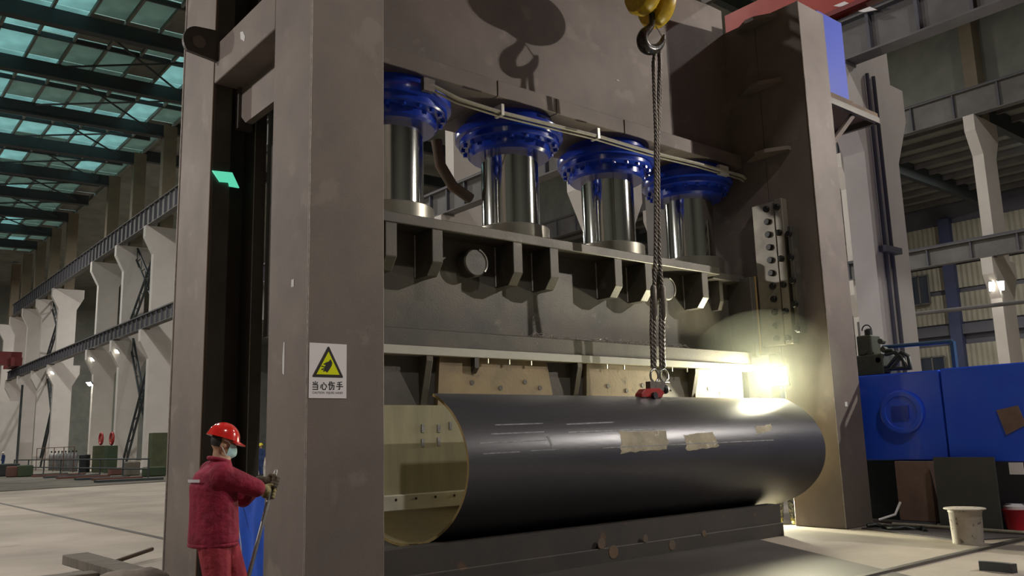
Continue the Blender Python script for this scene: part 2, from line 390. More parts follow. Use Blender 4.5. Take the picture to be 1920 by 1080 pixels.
# ------------------------------------------------------------------ hall columns
def column_proto(xc, label, group, up=True):
    t = thing('workshop_column', (xc, 0, 0), label, 'column', group)
    a = .88; c = 1.55; th = .29
    sh = [(-a,0),(a,0),(a,8.45),(c,9.75),(c,10.65),(a,10.65),(a,16.6),(c,17.9),(c,18.8),(-c,18.8),(-c,17.9),(-a,16.6),(-a,10.65),(-c,10.65),(-c,9.75),(-a,8.45)]
    mb = MB(); mb.prism([(z, x) for x, z in sh], 1, -th, th); mb.v = [v + Vector((xc,0,0)) for v in mb.v]
    mb.build('shaft', M['white'], t)
    if up:
        u = MB(); u.box((xc-.5, -.35, 18.8), (xc+.5, .35, 27.2)); u.build('upper_shaft', M['brown'], t)
    BX((xc-1.5, -.35, 10.65), (xc-.95, .35, 10.70)).build('bearing_plate', M['girder'], t)
    return t
XA = 20.75
base = column_proto(XA, 'x', 'white columns of the middle crane row')
lab = {10.35: 'tall white workshop column with two dark conduits right of the press',
       27.85: 'white column head glimpsed between the first two piston rods',
       67.85: 'white column nearest the press at left, beside the tall green cabinet',
       75.85: 'white column with glaring lamp at its left edge and lattice bracing',
       83.85: 'white column behind the dark green bin with two lamps',
       99.85: 'white T-headed column behind the gas cylinder rack',
       107.85: 'far white column just left of the gas cylinder rack',
       115.85: 'farthest white column beside the white partition at the left'}
first = True
for y in COLY + [115.85 + 8, 115.85+16]:
    if y in (91.85,) : continue
    if 30 < y < 60: continue
    o = base if first else copy_tree(base); first = False
    o.location = (XA, y, 0)
    o['label'] = lab.get(round(y, 2), 'white workshop column of the middle row hidden behind the press')
    if round(y, 2) not in lab: o['label'] = 'distant white column of the middle row beyond the others' if y > 100 else 'white column of the middle row standing behind the press'
XB = 50.45
baseb = column_proto(XB, 'x', 'white columns of the far right row')
for i, (y, l) in enumerate([(18.6, 'slim white column with bright floodlight at far right'), (26.6, 'white column of far row hidden behind the conduit column'),
                            (34.6, 'white strip of far column beside the bolted guide plate'), (42.6, 'white column of far row seen behind the fourth rod')]):
    o = baseb if i == 0 else copy_tree(baseb)
    o.location = (XB, y, 0); o['label'] = l
def girder(name, x, z0, z1, y0, y1, label, step=1.2):
    t = thing(name, (x, y0, z0), label, 'crane girder', 'crane runway girders')
    BX((x-.05, y0, z0), (x+.05, y1, z1)).build('web', M['girder'], t)
    BX((x-.25, y0, z0-.05), (x+.25, y1, z0)).build('bottom_flange', M['girder'], t)
    BX((x-.25, y0, z1), (x+.25, y1, z1+.05)).build('top_flange', M['girder'], t)
    BX((x-.05, y0, z1+.05), (x+.05, y1, z1+.2)).build('crane_rail', M['sidebg'], t)
    sm_ = BX((-.2, -.04, 0), (-.05, .04, z1-z0)).mesh('stiffener', M['sidebg'])
    n = int((y1-y0)/step)
    for k in range(n): link('stiffener', sm_, t, (0, .6 + step*k, 0))
    return t
girder('crane_girder', XA-1.2, 10.76, 11.72, -14, 124, 'grey crane girder on the lower heads of the middle columns')
girder('crane_girder', XA-1.2, 18.86, 20.3, 26, 124, 'upper grey crane girder high on the middle column row')
girder('crane_girder', XB-1.2, 10.76, 11.72, 2, 60, 'lower crane girder on the far right column row', 2.4)
girder('crane_girder', XB-1.2, 18.86, 20.3, 2, 60, 'upper crane girder on the far right column row', 2.4)
# lattice bracing between pairs of far columns
def brace(y0, y1, z0, z1, label):
    t = thing('lattice_brace', (XA, y0, z0), label, 'bracing', 'lattice braces between far columns')
    for s in (0, 1):
        a = Vector((XA-.1 + .2*s, y0-.2, z0 if s else z1)); b = Vector((XA-.1+.2*s, y1+.2, z1 if s else z0))
        d = (b-a).normalized(); q = d.cross(Vector((1,0,0))).normalized()*.42
        MB().cyl(a+q, b+q, .10, n=6).build('chord', M['beam'], t); MB().cyl(a-q, b-q, .10, n=6).build('chord', M['beam'], t)
        lc = MB(); n = 12
        for k in range(n):
            p0 = a.lerp(b, k/n); p1 = a.lerp(b, (k+1)/n); sg = 1 if k % 2 else -1
            lc.cyl(p0+q*sg, p1-q*sg, .045, n=5)
        lc.build('lacing', M['beam'], t)
brace(68.2, 75.5, .2, 10.6, 'dark lattice brace at floor level between the two nearest far columns')
brace(68.2, 75.5, 11.9, 18.3, 'dark lattice brace above the girder between the two nearest far columns')
brace(100.2, 107.5, .2, 10.6, 'dark lattice brace at floor level beside the T-headed column')
brace(100.2, 107.5, 11.9, 18.3, 'dark lattice brace above the girder beside the T-headed column')
# conduits on the near column
c0 = XA - .88
for k, dx in enumerate((.18, .50)):
    mb = MB(); x = c0 + dx + .25
    mb.cyl((x, 10.0, 0), (x, 10.0, 10.6), .05, n=8)
    tag(mb.build('conduit_pipe', M['sidebg']), ['dark conduit pipe nearer the edge of the white column', 'dark conduit pipe farther right on the white column'][k], 'pipe', 'conduits on the white column')
tag(BX((c0+.2, 9.86, 5.9), (c0+1.0, 10.05, 6.05)).build('conduit_clamp', M['sidebg']), 'dark clamp holding two conduits on the white column', 'bracket')
def floodlight(loc, to, label, size=.38, m='lampwhite', group='floodlights on the columns', stem=None, watts=0, ang=120):
    t = thing('floodlight', loc, label, 'lamp', group)
    v = (Vector(to)-Vector(loc)).normalized(); Rq = v.to_track_quat('-Z', 'Y').to_matrix()
    L0 = Vector(loc)
    def put(mb): mb.v = [L0 + Rq @ p for p in mb.v]; return mb
    put(MB().prism([(-size*.5,-size*.36),(size*.5,-size*.36),(size*.5,size*.36),(-size*.5,size*.36)], 2, 0, .02)).build('lens', M[m], t)
    h = MB(); s = size
    h.add([(-s*.55,-s*.4,0),(s*.55,-s*.4,0),(s*.55,s*.4,0),(-s*.55,s*.4,0),(-s*.3,-s*.25,s*.4),(s*.3,-s*.25,s*.4),(s*.3,s*.25,s*.4),(-s*.3,s*.25,s*.4)],
          [(4,5,6,7),(0,1,5,4),(1,2,6,5),(2,3,7,6),(3,0,4,7),(3,2,1,0)])
    h.v = [p + Vector((0,0,.025)) for p in h.v]
    put(h).build('housing', M['sidebg'], t)
    if stem: MB().cyl(L0 + Rq @ Vector((0,0,s*.3)), stem, .03, n=6).build('bracket', M['sidebg'], t)
    if watts: spot('floodlight_beam', L0 + v*.08, to, watts, ang, (1,.94,.78), size*.4)
    return t
for (px, py, l, wt) in [(226, 657, 'brightest floodlight on a far white column, left of the lattice', 2200), (176, 718, 'floodlight glaring low on the column above the green bin', 1500),
                    (172, 674, 'small floodlight under the column head above the green bin', 700), (98, 699, 'floodlight under the head of the T-headed column', 1500)]:
    p = on(px, py, 0, 19.62); yc = min(COLY, key=lambda y: abs(y-p.y)); p.y = yc - .1; to = p + Vector((-8, -4, -9))
    floodlight(p, to, l, .55, 'lampwhite', stem=(19.92, yc, p.z), watts=wt)
p = on(1880, 535, 0, 49.3); p.y = 18.4; floodlight(p, p + Vector((-9, -5, -6)), 'floodlight shining on the slim white column at far right', .7, stem=(49.62, 18.6, p.z), watts=2500)
floodlight(ASSUMED_FLOOD, (8, 8.5, 5.0), 'assumed floodlight hung from the roof of the next bay', .5, stem=(23.0, -1.3, 27.58))

# ------------------------------------------------------------------ cranes seen in the background
t = thing('overhead_crane', on(1620, 20, 0, 20.0), 'bright red crane end carriage on the girder at top right', 'crane')
a = on(1540, 45, 0, 19.2); b = on(1770, -90, 0, 19.2)
BX((19.22, 4.5, 11.98), (19.85, 13.4, 13.3)).build('end_carriage', M['red'], t)
BX((19.15, 4.5, 11.93), (19.25, 13.4, 12.05)).build('lower_lip', M['darkred'], t)
for k, (px, py) in enumerate(((1581, 8), (1628, 18))):
    p = on(px, py, 0, 19.21)
    MB().prism([(p.y+.25, p.z+.06),(p.y+.1, p.z-.03),(p.y-.22, p.z-.10),(p.y-.05,p.z+.05)], 0, 19.19, 19.225).build('paint_mark', M['signw'], t)
BX((-13.9, 3.2, 12.0), (19.4, 4.5, 13.8)).build('bridge_girder', M['red'], t)
p = on(0, 655, 1, 118); 
t = thing('overhead_crane', (2, 118, 11.3), 'dull red crane bridge across the far left bay', 'crane')
BX((-13.9, 117.5, 12.1), (19.8, 118.6, 13.7)).build('bridge_girder', M['darkred'], t)
BX((18.6, 117, 11.95), (19.8, 122, 13.0)).build('end_carriage', M['darkred'], t)

# ------------------------------------------------------------------ the press frame
XL0, XL1, XR0, XR1 = 3.78, 4.66, 13.41, 14.29
YF, YN, YR, YB = 7.76, 8.70, 10.60, 11.80
HT = 9.4
press = thing('hydraulic_press', (XL0, YF, 0), 'huge brown steel press frame with four columns and deep crown beam', 'press')
for x0, x1, nm in ((XL0, XL1, 'l'), (XR0, XR1, 'r')):
    c = BX((x0, YF, 0), (x1, YN, HT)).build('front_column', M['steel'], press, bevel=.012)
    s = MB()
    pts = [(x0 - .003 + .002*math.sin(k*1.7), YF - .003, z) for k, z in enumerate(np.linspace(0, HT, 60))]
    s.tube(pts, .009, 6).build('weld_seam', M['weld'], c)
# rear columns are I shaped with recessed web
for x0, sgn in ((XL0, 1), (XR1, -1)):
    q = lambda d: x0 + sgn*d
    poly = [(q(0),YR),(q(.25),YR),(q(.25),YR+.38),(q(.58),YR+.38),(q(.58),YR),(q(.74),YR),(q(.74),YB),(q(.58),YB),(q(.58),YB-.38),(q(.25),YB-.38),(q(.25),YB),(q(0),YB)]
    c = MB().prism([(q(.03) if abs(u-x0) < 1e-6 else u, v) for u, v in poly], 2, 0, HT).build('rear_column', M['steel_dark'], press)  # recess shade is put into the core's darker colour
    BX((min(q(0), q(.03)), YR, 0), (max(q(0), q(.03)), YB, HT)).build('rear_lit_face', M['steel'], press)  # thin skin that keeps the lit outer face lighter than the core
    MB().tube([(q(-.006), YB, z) for z in (0, 3, 6, HT)], .014, 6).build('weld_seam', M['weld'], c)
    if sgn == 1:
        MB().tube([(q(-.004), YR-.004, z) for z in (0, 3, 6, HT)], .010, 6).build('weld_seam', M['rust'], c)
        MB().tube([(q(.58), YR-.006, z) for z in np.linspace(.3, HT, 12)], .007, 6).build('weld_seam', M['weld'], c)
# web plates closing the end frames above the working window
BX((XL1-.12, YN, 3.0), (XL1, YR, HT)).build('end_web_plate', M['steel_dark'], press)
BX((XR0, YN, 3.0), (XR0+.12, YR, HT)).build('end_web_plate', M['steel'], press)
# cross members of the left end frame
m1 = BX((XL0, YN, 6.32), (XL0+.36, YR, 6.86)).build('cross_member', M['steel'], press, bevel=.01)
MB().prism([(9.60,6.52),(9.72,6.60),(9.74,6.70),(9.66,6.68),(9.58,6.58)], 0, XL0-.004, XL0+.002).build('bare_patch', M['chalk'], m1)
MB().prism([(YN,5.78),(10.35,5.78),(10.55,5.95),(10.55,6.32),(YN,6.32)], 0, XL0+.34, XL0+.44).build('cross_member', M['steel'], press)
BX((XL0+.30, 10.5, 5.75), (XL0+.5, 10.6, 6.32)).build('cross_member_stop', M['steel_dark'], press)
BX((XL0, YN, 8.2), (XL0+.36, YR, 8.75)).build('cross_member', M['steel'], press, bevel=.01)
MB().tube([(XL0+.15, 8.75, 7.35), (XL0+.12, 8.85, 7.22), (XL0+.2, 9.1, 7.18)], .07, 8).build('hydraulic_elbow', M['rust'], press)
# lifting lug on the rear column
lug = MB(); n = 14
arc = [(3.52 + .19*math.cos(a), 6.80 + .21*math.sin(a)) for a in np.linspace(math.pi*.5, math.pi*1.25, n)]
poly = [(XL0, 7.03)] + arc + [(XL0, 6.60)]
lg = MB().prism([(z, x) for x, z in poly], 1, 10.50, 10.56).build('lifting_lug', M['steel_dark'], press)
MB().lathe([(.085,-.008),(.085,.008)], (3.53, 10.495, 6.80), 'Y', 20).build('lug_hole', M['steel'], lg)
# crown beam
crown = BX((XL1, 9.42, 6.82), (XR0, 9.50, 9.9)).build('crown_front_plate', M['steel'], press)
BX((XL1, 10.5, 6.82), (XR0, 10.58, 9.9)).build('crown_rear_plate', M['steel'], press)
BX((XL1, 9.50, 9.8), (XR0, 10.5, 9.9)).build('crown_top_plate', M['steel'], press)
x = XL1
for k, xe in enumerate((7.45, 8.62, 10.15, XR0-.01)):
    BX((x, 9.2 - .004*(k % 2), 6.57), (xe - .012, 10.8, 6.82)).build('crown_ledge', M['steel'], press, bevel=.008); x = xe
# hydraulic cylinders: blue glands and flanges
CX = (6.12, 8.30, 10.50, 12.70); CY = 10.0
for cx in CX:
    cyl = MB().lathe([(.70, 6.57), (.70, 6.40)], (cx, CY, 0), 'Z', 48).build('cylinder_barrel', M['blue'], press, 40)
    MB().lathe([(.50, 5.98), (.62, 5.98), (.66, 6.02), (.66, 6.13), (.78, 6.15), (.80, 6.17), (.80, 6.25), (.86, 6.27), (.86, 6.38), (.84, 6.41), (.5, 6.41)], (cx, CY, 0), 'Z', 56).build('gland_flange', M['blue'], cyl, 35)
    bm_ = MB().lathe([(.035, 0), (.035, -.06)], (0,0,0), 'Z', 6).mesh('flange_bolt', M['blue'])
    for k in range(20):
        a = 2*math.pi*k/20; link('flange_bolt', bm_, cyl, Vector((cx + .735*math.cos(a), CY + .735*math.sin(a), 6.16)) - ORI[press.name])
# rust coloured pipe elbow behind the second cylinder
MB().tube([(7.35, 10.65, 6.3), (7.42, 10.65, 5.9), (7.65, 10.65, 5.6), (8.0, 10.65, 5.45)], .09, 10).build('oil_pipe', M['rust'], press, 50)
MB().tube([(11.4, 10.9, 4.55), (11.4, 10.9, 6.55)], .07, 10).build('oil_pipe', M['black'], press, 50)
MB().tube([(11.62, 10.9, 4.55), (11.62, 10.9, 6.55)], .05, 10).build('oil_pipe', M['black'], press, 50)
# gussets, guide and bolts on the right column's inner face
for (pa, pb, py) in ((1390, 1455, 46), (1395, 1465, 166), (1408, 1477, 291)):
    p = on((pa+pb)/2, py, 0, XR0); z = p.z; y0 = on(pb, py, 0, XR0).y; y1 = on(pa, py, 0, XR0).y
    MB().prism([(XR0, y0-.08),(XR0-.10, y0-.08),(XR0-.30, y0+.28),(XR0-.30, y1-.28),(XR0-.10, y1+.06),(XR0, y1+.06)], 2, z-.035, z+.035).build('stiffener_gusset', M['steel'], press)
gd = BX((13.27, 8.52, 3.12), (XR0, 8.98, 5.74)).build('guide_plate', M['guide'], press, bevel=.01)
BX((13.24, 8.33, 3.12), (XR0, 8.49, 5.76)).build('guide_gib', M['guide'], press, bevel=.01)
BX((13.20, 8.16, 3.3), (XR0, 8.24, 5.2)).build('guide_wedge', M['ram'], press, bevel=.01)
bolt = MB().lathe([(.058, 0), (.058, .05), (.05, .06)], (0,0,0), 'X', 10); bolt.v = [Vector((-v.x, v.y, v.z)) for v in bolt.v]
bm_ = bolt.mesh('bolt_head', M['bolt'], smooth=40)
for k in range(11): link('bolt_head', bm_, press, Vector((13.27, 8.66, 5.62 - .238*k)) - ORI[press.name])
for k in range(6): link('bolt_head', bm_, press, Vector((13.24, 8.42, 5.60 - .475*k)) - ORI[press.name])
for k in range(5): link('bolt_head', bm_, press, Vector((13.20, 8.20, 5.05 - .42*k)) - ORI[press.name])
# cable run under the crown ledge
pts = [on(806, 158, 1, 9.10)] + [on(px, py, 1, 9.08) for px, py in ((860, 186), (940, 211), (1030, 233), (1120, 255), (1220, 285), (1310, 307), (1390, 330), (1398, 335))]
MB().tube(pts, .030, 8).build('cable_conduit', M['cable'], press, 60)
MB().tube([p + Vector((0, .05, -.04)) for p in pts], .018, 8).build('cable_conduit', M['cable'], press, 60)
p = on(1356, 320, 1, 9.10); BX(p - Vector((.13, .03, .09)), p + Vector((.13, .05, .09))).build('junction_box', M['bright'], press)
p = on(803, 160, 1, 9.10); BX(p - Vector((.09, .03, .09)), p + Vector((.09, .05, .09))).build('junction_box', M['rope'], press)
for px, py in ((1120, 255), (940, 211)):
    p = on(px, py, 1, 9.08); BX(p - Vector((.025, .04, .05)), p + Vector((.025, .13, .12))).build('cable_clip', M['bright'], press)
# pipes on top of the crown
for k, (y, z, r) in enumerate(((9.30, 10.05, .05), (9.15, 10.22, .035), (9.05, 10.1, .03))):
    MB().tube([(8, y, z), (13.1, y, z)], r, 8).build('crown_pipe', M['cable'] if k else M['rope'], press, 60)
BX((12.9, 8.95, 9.9), (13.0, 9.5, 10.3)).build('pipe_bracket', M['steel_dark'], press)
# machined chips and marks
MB().prism([(-.02,-.16),(.02,-.15),(.025,0),(.015,.15),(-.015,.16),(-.025,.02)], 0, -.003, .003)
mk = MB().prism([(8.27,2.32),(8.315,2.34),(8.32,2.5),(8.30,2.66),(8.275,2.66),(8.27,2.5)], 0, XL0-.004, XL0+.002).build('bare_patch', M['chalk'], press)
p = on(549, 531, 0, XL0); BX((XL0-.004, p.y-.03, p.z-.04), (XL0+.002, p.y+.03, p.z+.04)).build('bare_patch', M['chalk'], press)
p = on(1158, 151, 1, 9.42); BX((p.x-.03, 9.414, p.z-.015), (p.x+.03, 9.425, p.z+.015)).build('bare_patch', M['chalk'], press)
p = on(1586, 758, 1, YF); BX((p.x-.04, YF-.006, p.z-.04), (p.x+.04, YF, p.z+.04)).build('bare_patch', M['chalk'], press)
# glowing panel standing in for a green light patch in the left frame
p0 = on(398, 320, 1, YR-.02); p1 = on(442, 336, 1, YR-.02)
MB().prism([(p0.z, p0.x),(p0.z+.02, p0.x+.26),(p0.z-.17, p0.x+.36),(p0.z-.17, p0.x+.23),(p0.z-.12, p0.x+.22),(p0.z-.13, p0.x+.1)], 1, YR-.03, YR-.005).build('light_patch_panel', M['greenpatch'], press)

# blue tank and service platform on the right column
tk = thing('oil_tank', (XR1+.02, 8.0, 7.95), 'flat blue tank behind the top of right press column', 'tank')
BX((14.40, 7.95, 7.95), (15.32, 9.6, 9.62)).build('tank_body', mat('matt_blue_tank', (.015,.05,.50), .6, 0, (.02,.065,.56), 1, 4), tk, bevel=.015)
BX((14.40, 7.9, 7.88), (15.35, 9.6, 7.95)).build('base_rail', M['rust'], tk)
pf = thing('service_platform', (XR1, 7.9, 7.7), 'rusty steel platform bracket on the right column under the blue tank', 'platform')
BX((XR1, 7.85, 7.78), (16.2, 9.6, 7.88)).build('deck_plate', M['rust'], pf)
BX((XR1, 7.82, 7.66), (16.2, 7.9, 7.78)).build('edge_channel', M['steel_dark'], pf)
BX((16.12, 7.85, 7.66), (16.2, 9.6, 7.78)).build('edge_channel', M['steel_dark'], pf)
MB().cyl((XR1, 7.95, 6.75), (15.45, 7.95, 7.75), .06, n=8).build('diagonal_strut', M['steel'], pf)
MB().cyl((XR1, 9.4, 6.75), (15.45, 9.4, 7.75), .06, n=8).build('diagonal_strut', M['steel'], pf)

# ------------------------------------------------------------------ the ram with its piston rods and punch
ram = thing('press_ram', (4.8, 9.5, 2.7), 'dark oily moving beam carrying four chromed piston rods', 'press ram')
BX((4.80, 9.07, 4.37), (12.29, 10.9, 4.51)).build('top_plate', M['ram'], ram, bevel=.01)
BX((12.29, 9.22, 4.33), (13.22, 10.7, 4.46)).build('end_plate', M['steel_dark'], ram, bevel=.01)
BX((4.80, 9.50, 3.03), (13.22, 9.60, 4.37)).build('front_web', M['ram'], ram)
BX((4.80, 10.6, 3.03), (13.22, 10.7, 4.37)).build('rear_web', M['ram'], ram)
BX((4.80, 9.08, 2.80), (13.05, 10.8, 3.03)).build('bottom_flange', M['ram'], ram, bevel=.012)
bar = BX((4.80, 9.02, 2.685), (13.05, 9.24, 2.80)).build('wear_bar', M['bright'], ram, bevel=.008)
BX((13.06, 8.99, 2.95), (13.22, 9.5, 4.4)).build('guide_shoe', M['steel_dark'], ram, bevel=.01)
BX((13.19, 8.985, 3.0), (13.235, 9.02, 4.42)).build('brass_liner', mat('brass_liner', (.40,.27,.11), .5, .4), ram)
for cx in CX:
    r_ = MB().lathe([(.455, 4.80), (.455, 6.05)], (cx, CY, 0), 'Z', 64).build('piston_rod', M['chrome'], ram, 40)
    MB().lathe([(.60, 4.51), (.60, 4.80), (.585, 4.815), (.46, 4.815)], (cx, CY, 0), 'Z', 56).build('rod_collar', M['ring'], r_, 40)
for xr in (5.64, 6.35, 7.73, 8.43, 9.79, 10.50, 11.95):
    MB().prism([(9.08,4.37),(9.08,3.93),(9.22,3.76),(9.50,3.76),(9.50,4.37)], 0, xr-.17, xr).build('hanger_bracket', M['ram'], ram, bevel=.008)
    MB().tube([(xr-.175, 9.49, 4.36), (xr-.175, 9.49, 3.78)], .014, 5).build('weld_seam', M['weld'], ram)
MB().prism([(9.3,4.37),(9.3,3.95),(9.36,3.8),(9.50,3.8),(9.50,4.37)], 0, 12.55, 12.65).build('hanger_bracket', M['steel_dark'], ram)
for px, py in ((893, 492), (1252, 541)):
    p = on(px, py, 1, 9.3)
    MB().lathe([(.20, 9.50-p.y), (.20, 0.02), (.18, 0)], p, 'Y', 28).build('lifting_trunnion', M['ram'], ram, 40)
    MB().tube([(p.x + .19*math.cos(a), p.y - .005, p.z + .19*math.sin(a)) for a in np.linspace(-.7, 1.3, 14)], .012, 6).build('trunnion_edge', M['bright'], ram)
# swarf lying on the flange
rs = random.Random(11)
sw = MB()
for k in range(46):
    x0 = 7.6 + 3.6*rs.random(); y0 = 9.12 + .08*rs.random(); L0 = .1 + .25*rs.random(); h = .02 + .05*rs.random()
    sw.tube([(x0 + L0*t, y0 + .03*math.sin(5*t + k), 3.035 + h*math.sin(math.pi*t)) for t in np.linspace(0, 1, 6)], .004, 4)
tag(sw.build('swarf', M['weld'], ram), kind='stuff')
# lower gussets, clips and the punch
for px in (812, 1092, 1310):
    xr = on(px, 668 + (px-812)*.035, 1, 9.03).x
    MB().prism([(9.03,2.685),(9.03,2.62),(9.19,2.04),(9.46,2.04),(9.46,2.685)], 0, xr-.10, xr).build('punch_gusset', M['ram'], ram, bevel=.006)
    MB().tube([(xr-.105, 9.44, 2.67), (xr-.105, 9.44, 2.06)], .012, 5).build('weld_seam', M['weld'], ram)
xr = on(898, 668, 1, 9.03).x; MB().prism([(9.03,2.685),(9.03,2.55),(9.1,2.48),(9.2,2.685)], 0, xr-.07, xr).build('small_gusset', M['ram'], ram)
for px in (917, 957, 998, 1140, 1172, 1262, 1290):
    x = on(px, 668 + (px-812)*.035, 1, 9.03).x
    MB().lathe([(.012, 2.685), (.012, 2.62)], (x, 9.06, 0), 'Z', 8).build('clip_screw', M['bright'], ram)
segs = [(820, 1036), (1098, 1240), (1302, 1392)]
for i, (a, b) in enumerate(segs):
    x0 = on(a, 720, 1, 9.12).x; x1 = on(b, 720, 1, 9.12).x
    s = MB().prism([(2.04, x0), (2.685, x0 + .04), (2.685, x1 - .10), (2.04, x1 + .03)], 1, 9.12, 9.20).build('punch_plate', M['punch'], ram)
    for u, v in ((.28,.38), (.52,.28), (.74,.42), (.88,.30)):
        MB().lathe([(.035,-.006),(.035,.004)], (x0 + (x1-x0)*u, 9.12, 2.04 + .64*v+.08), 'Y', 12).build('plate_hole', M['steel_dark'], s)
BX((4.9, 9.205, 1.9), (12.9, 9.25, 2.685)).build('punch_spine', M['steel_dark'], ram)
BX((4.9, 9.10, .97), (12.85, 9.19, 2.06)).build('punch_blade', M['punchlow'], ram)
ns = BX((4.9, 9.00, .80), (12.85, 9.13, .985)).build('punch_nose', M['nose'], ram, bevel=.01)
for k in range(28): MB().lathe([(.017,-.004),(.017,.006)], (4.99 + .285*k, 9.0, .93), 'Y', 10).build('nose_screw', M['bolt'], ns)

# ------------------------------------------------------------------ bed and the steel pipe
bed = thing('press_bed', (8.5, 8.6, 0), 'low black rust-spotted press bed under the big pipe', 'press bed')
BX((4.72, 8.06, 0), (12.10, 10.2, .20)).build('bed_beam', M['bed'], bed, bevel=.01)
MB().prism([(8.10,.20),(8.10,.48),(8.35,.48),(8.75,.395),(8.95,.364),(9.3,.364),(9.5,.395),(9.9,.48),(10.15,.48),(10.15,.20)], 0, 4.72, 12.10).build('die_saddle', M['bed'], bed)
for px, py, r in ((1127, 1012, .07), (1150, 1035, .09), (1210, 1010, .05), (1260, 1022, .07), (1320, 1000, .05)):
    p = on(px, py, 1, 8.06)
    MB().lathe([(r,-.004),(r*.9,-.006)], (p.x, 8.06, max(.1, min(.26, p.z))), 'Y', 9).build('rust_patch', M['rust'], bed)
PYC, PZC, PRY, PRZ, PX0, PX1 = 9.13, 1.331, 1.38, .965, 5.73, 12.99
pipe = thing('steel_pipe', (9.3, PYC, .366), 'large dark open-seam steel pipe lying in the press under the punch', 'pipe')
A0, A1 = math.radians(120), math.radians(66)         # open seam between these angles
angs = np.linspace(A0, A1 + 2*math.pi, 121)
def shell(r0, r1, mb, x0, x1, caps):
    n = len(angs); vs = []
    nx = 2
    for x in (x0, x1):
        for r in (r0, r1):
            for a in angs: vs.append((x, PYC + (PRY+r)*math.cos(a), PZC + (PRZ+r)*math.sin(a)))
    return vs, n
vs, n = shell(0, -.034, None, PX0, PX1, True)
idx = lambda i, j, k: (i*2 + j)*n + k
outer = MB().add(vs, [(idx(0,0,k), idx(0,0,k+1), idx(1,0,k+1), idx(1,0,k)) for k in range(n-1)] )
inner = [(idx(0,1,k), idx(1,1,k), idx(1,1,k+1), idx(0,1,k+1)) for k in range(n-1)]
rims = [(idx(i,0,k), idx(i,1,k), idx(i,1,k+1), idx(i,0,k+1)) for i in (0,1) for k in range(n-1)]
lips = [(idx(0,0,k), idx(1,0,k), idx(1,1,k), idx(0,1,k)) for k in (0, n-1)]
outer.f += inner + rims + lips
me = outer.mesh('pipe_wall', [M['pipe'], M['pipe_in'], M['rim']], ORI[pipe.name], 35)
for p_ in me.polygons:
    c = p_.center + ORI[pipe.name]; rr = math.hypot(c.y-PYC, c.z-PZC)
    if abs(p_.normal.x) > .9: p_.material_index = 2
    elif (p_.normal.y*(c.y-PYC) + p_.normal.z*(c.z-PZC)) < 0: p_.material_index = 1
po = link('pipe_wall', me, pipe)
def on_pipe(px, py):
    d = ray(px, py); oy = (EYE.y-PYC)/PRY; oz = (EYE.z-PZC)/PRZ; dy = d.y/PRY; dz = d.z/PRZ
    a = dy**2+dz**2; b = 2*(oy*dy+oz*dz); c = oy*oy+oz*oz-1
    q = b*b-4*a*c
    if q < 0: q = 0
    t = (-b-math.sqrt(q))/(2*a); p = EYE + d*t
    return p.x, math.atan2((p.z-PZC)/PRZ, (p.y-PYC)/PRY) % (2*math.pi)
def patch(quad, name, m, jag=0, n=10, parent=None, lift=.003):
    (xa, aa), (xb, ab), (xc, ac), (xd, ad) = [on_pipe(*q) for q in quad]    # tl, tr, br, bl
    vs = []; rr = random.Random(int(quad[0][0]))
    for i in range(n+1):
        for j in range(n+1):
            u, v = i/n, j/n
            x = (xa*(1-u)+xb*u)*(1-v) + (xd*(1-u)+xc*u)*v; a = (aa*(1-u)+ab*u)*(1-v) + (ad*(1-u)+ac*u)*v
            if i in (0, n): x += jag*(rr.random()-.5)
            if j in (0, n): a += jag*.5*(rr.random()-.5)
            vs.append((x, PYC + (PRY+lift)*math.cos(a), PZC + (PRZ+lift)*math.sin(a)))
    fs = [(i*(n+1)+j, (i+1)*(n+1)+j, (i+1)*(n+1)+j+1, i*(n+1)+j+1) for i in range(n) for j in range(n)]
    return MB().add(vs, fs).build(name, m, parent or pipe)
patch([(1160,808),(1250,808),(1252,842),(1164,850)], 'paper_label', M['paper'], .05)
patch([(1282,816),(1336,810),(1348,838),(1287,846)], 'paper_label', M['paper'], .05)
patch([(1415,800),(1446,795),(1448,806),(1418,815)], 'paper_label', M['paper'], .05)
for (a, b, t_) in (((928,798),(1018,795),2), ((920,815),(1020,811),2.2), ((900,832),(972,829),2.4), ((905,852),(975,848),2), ((985,828),(1026,826),1.6), ((995,846),(1050,843),1.4),
                  ((1062,797),(1150,793),2.5), ((1066,812),(1240,806),3), ((1130,841),(1450,826),1.8)):
    patch([(a[0],a[1]-t_),(b[0],b[1]-t_),(b[0],b[1]),(a[0],a[1])], 'chalk_line', M['chalkd'], .0, 4)
patch([(1024,818),(1028,817),(1038,838),(1035,839)], 'chalk_line', M['chalkd'], 0, 4)
for px, py in ((793,803),(823,803),(845,798),(793,830),(823,828)):     # chalk ticks on the blade seen inside the pipe end
    p = on(px, py, 1, 9.095); BX((p.x-.02, 9.09, p.z-.05), (p.x+.02, 9.101, p.z+.05)).build('chalk_tick', M['chalkd'], ram)

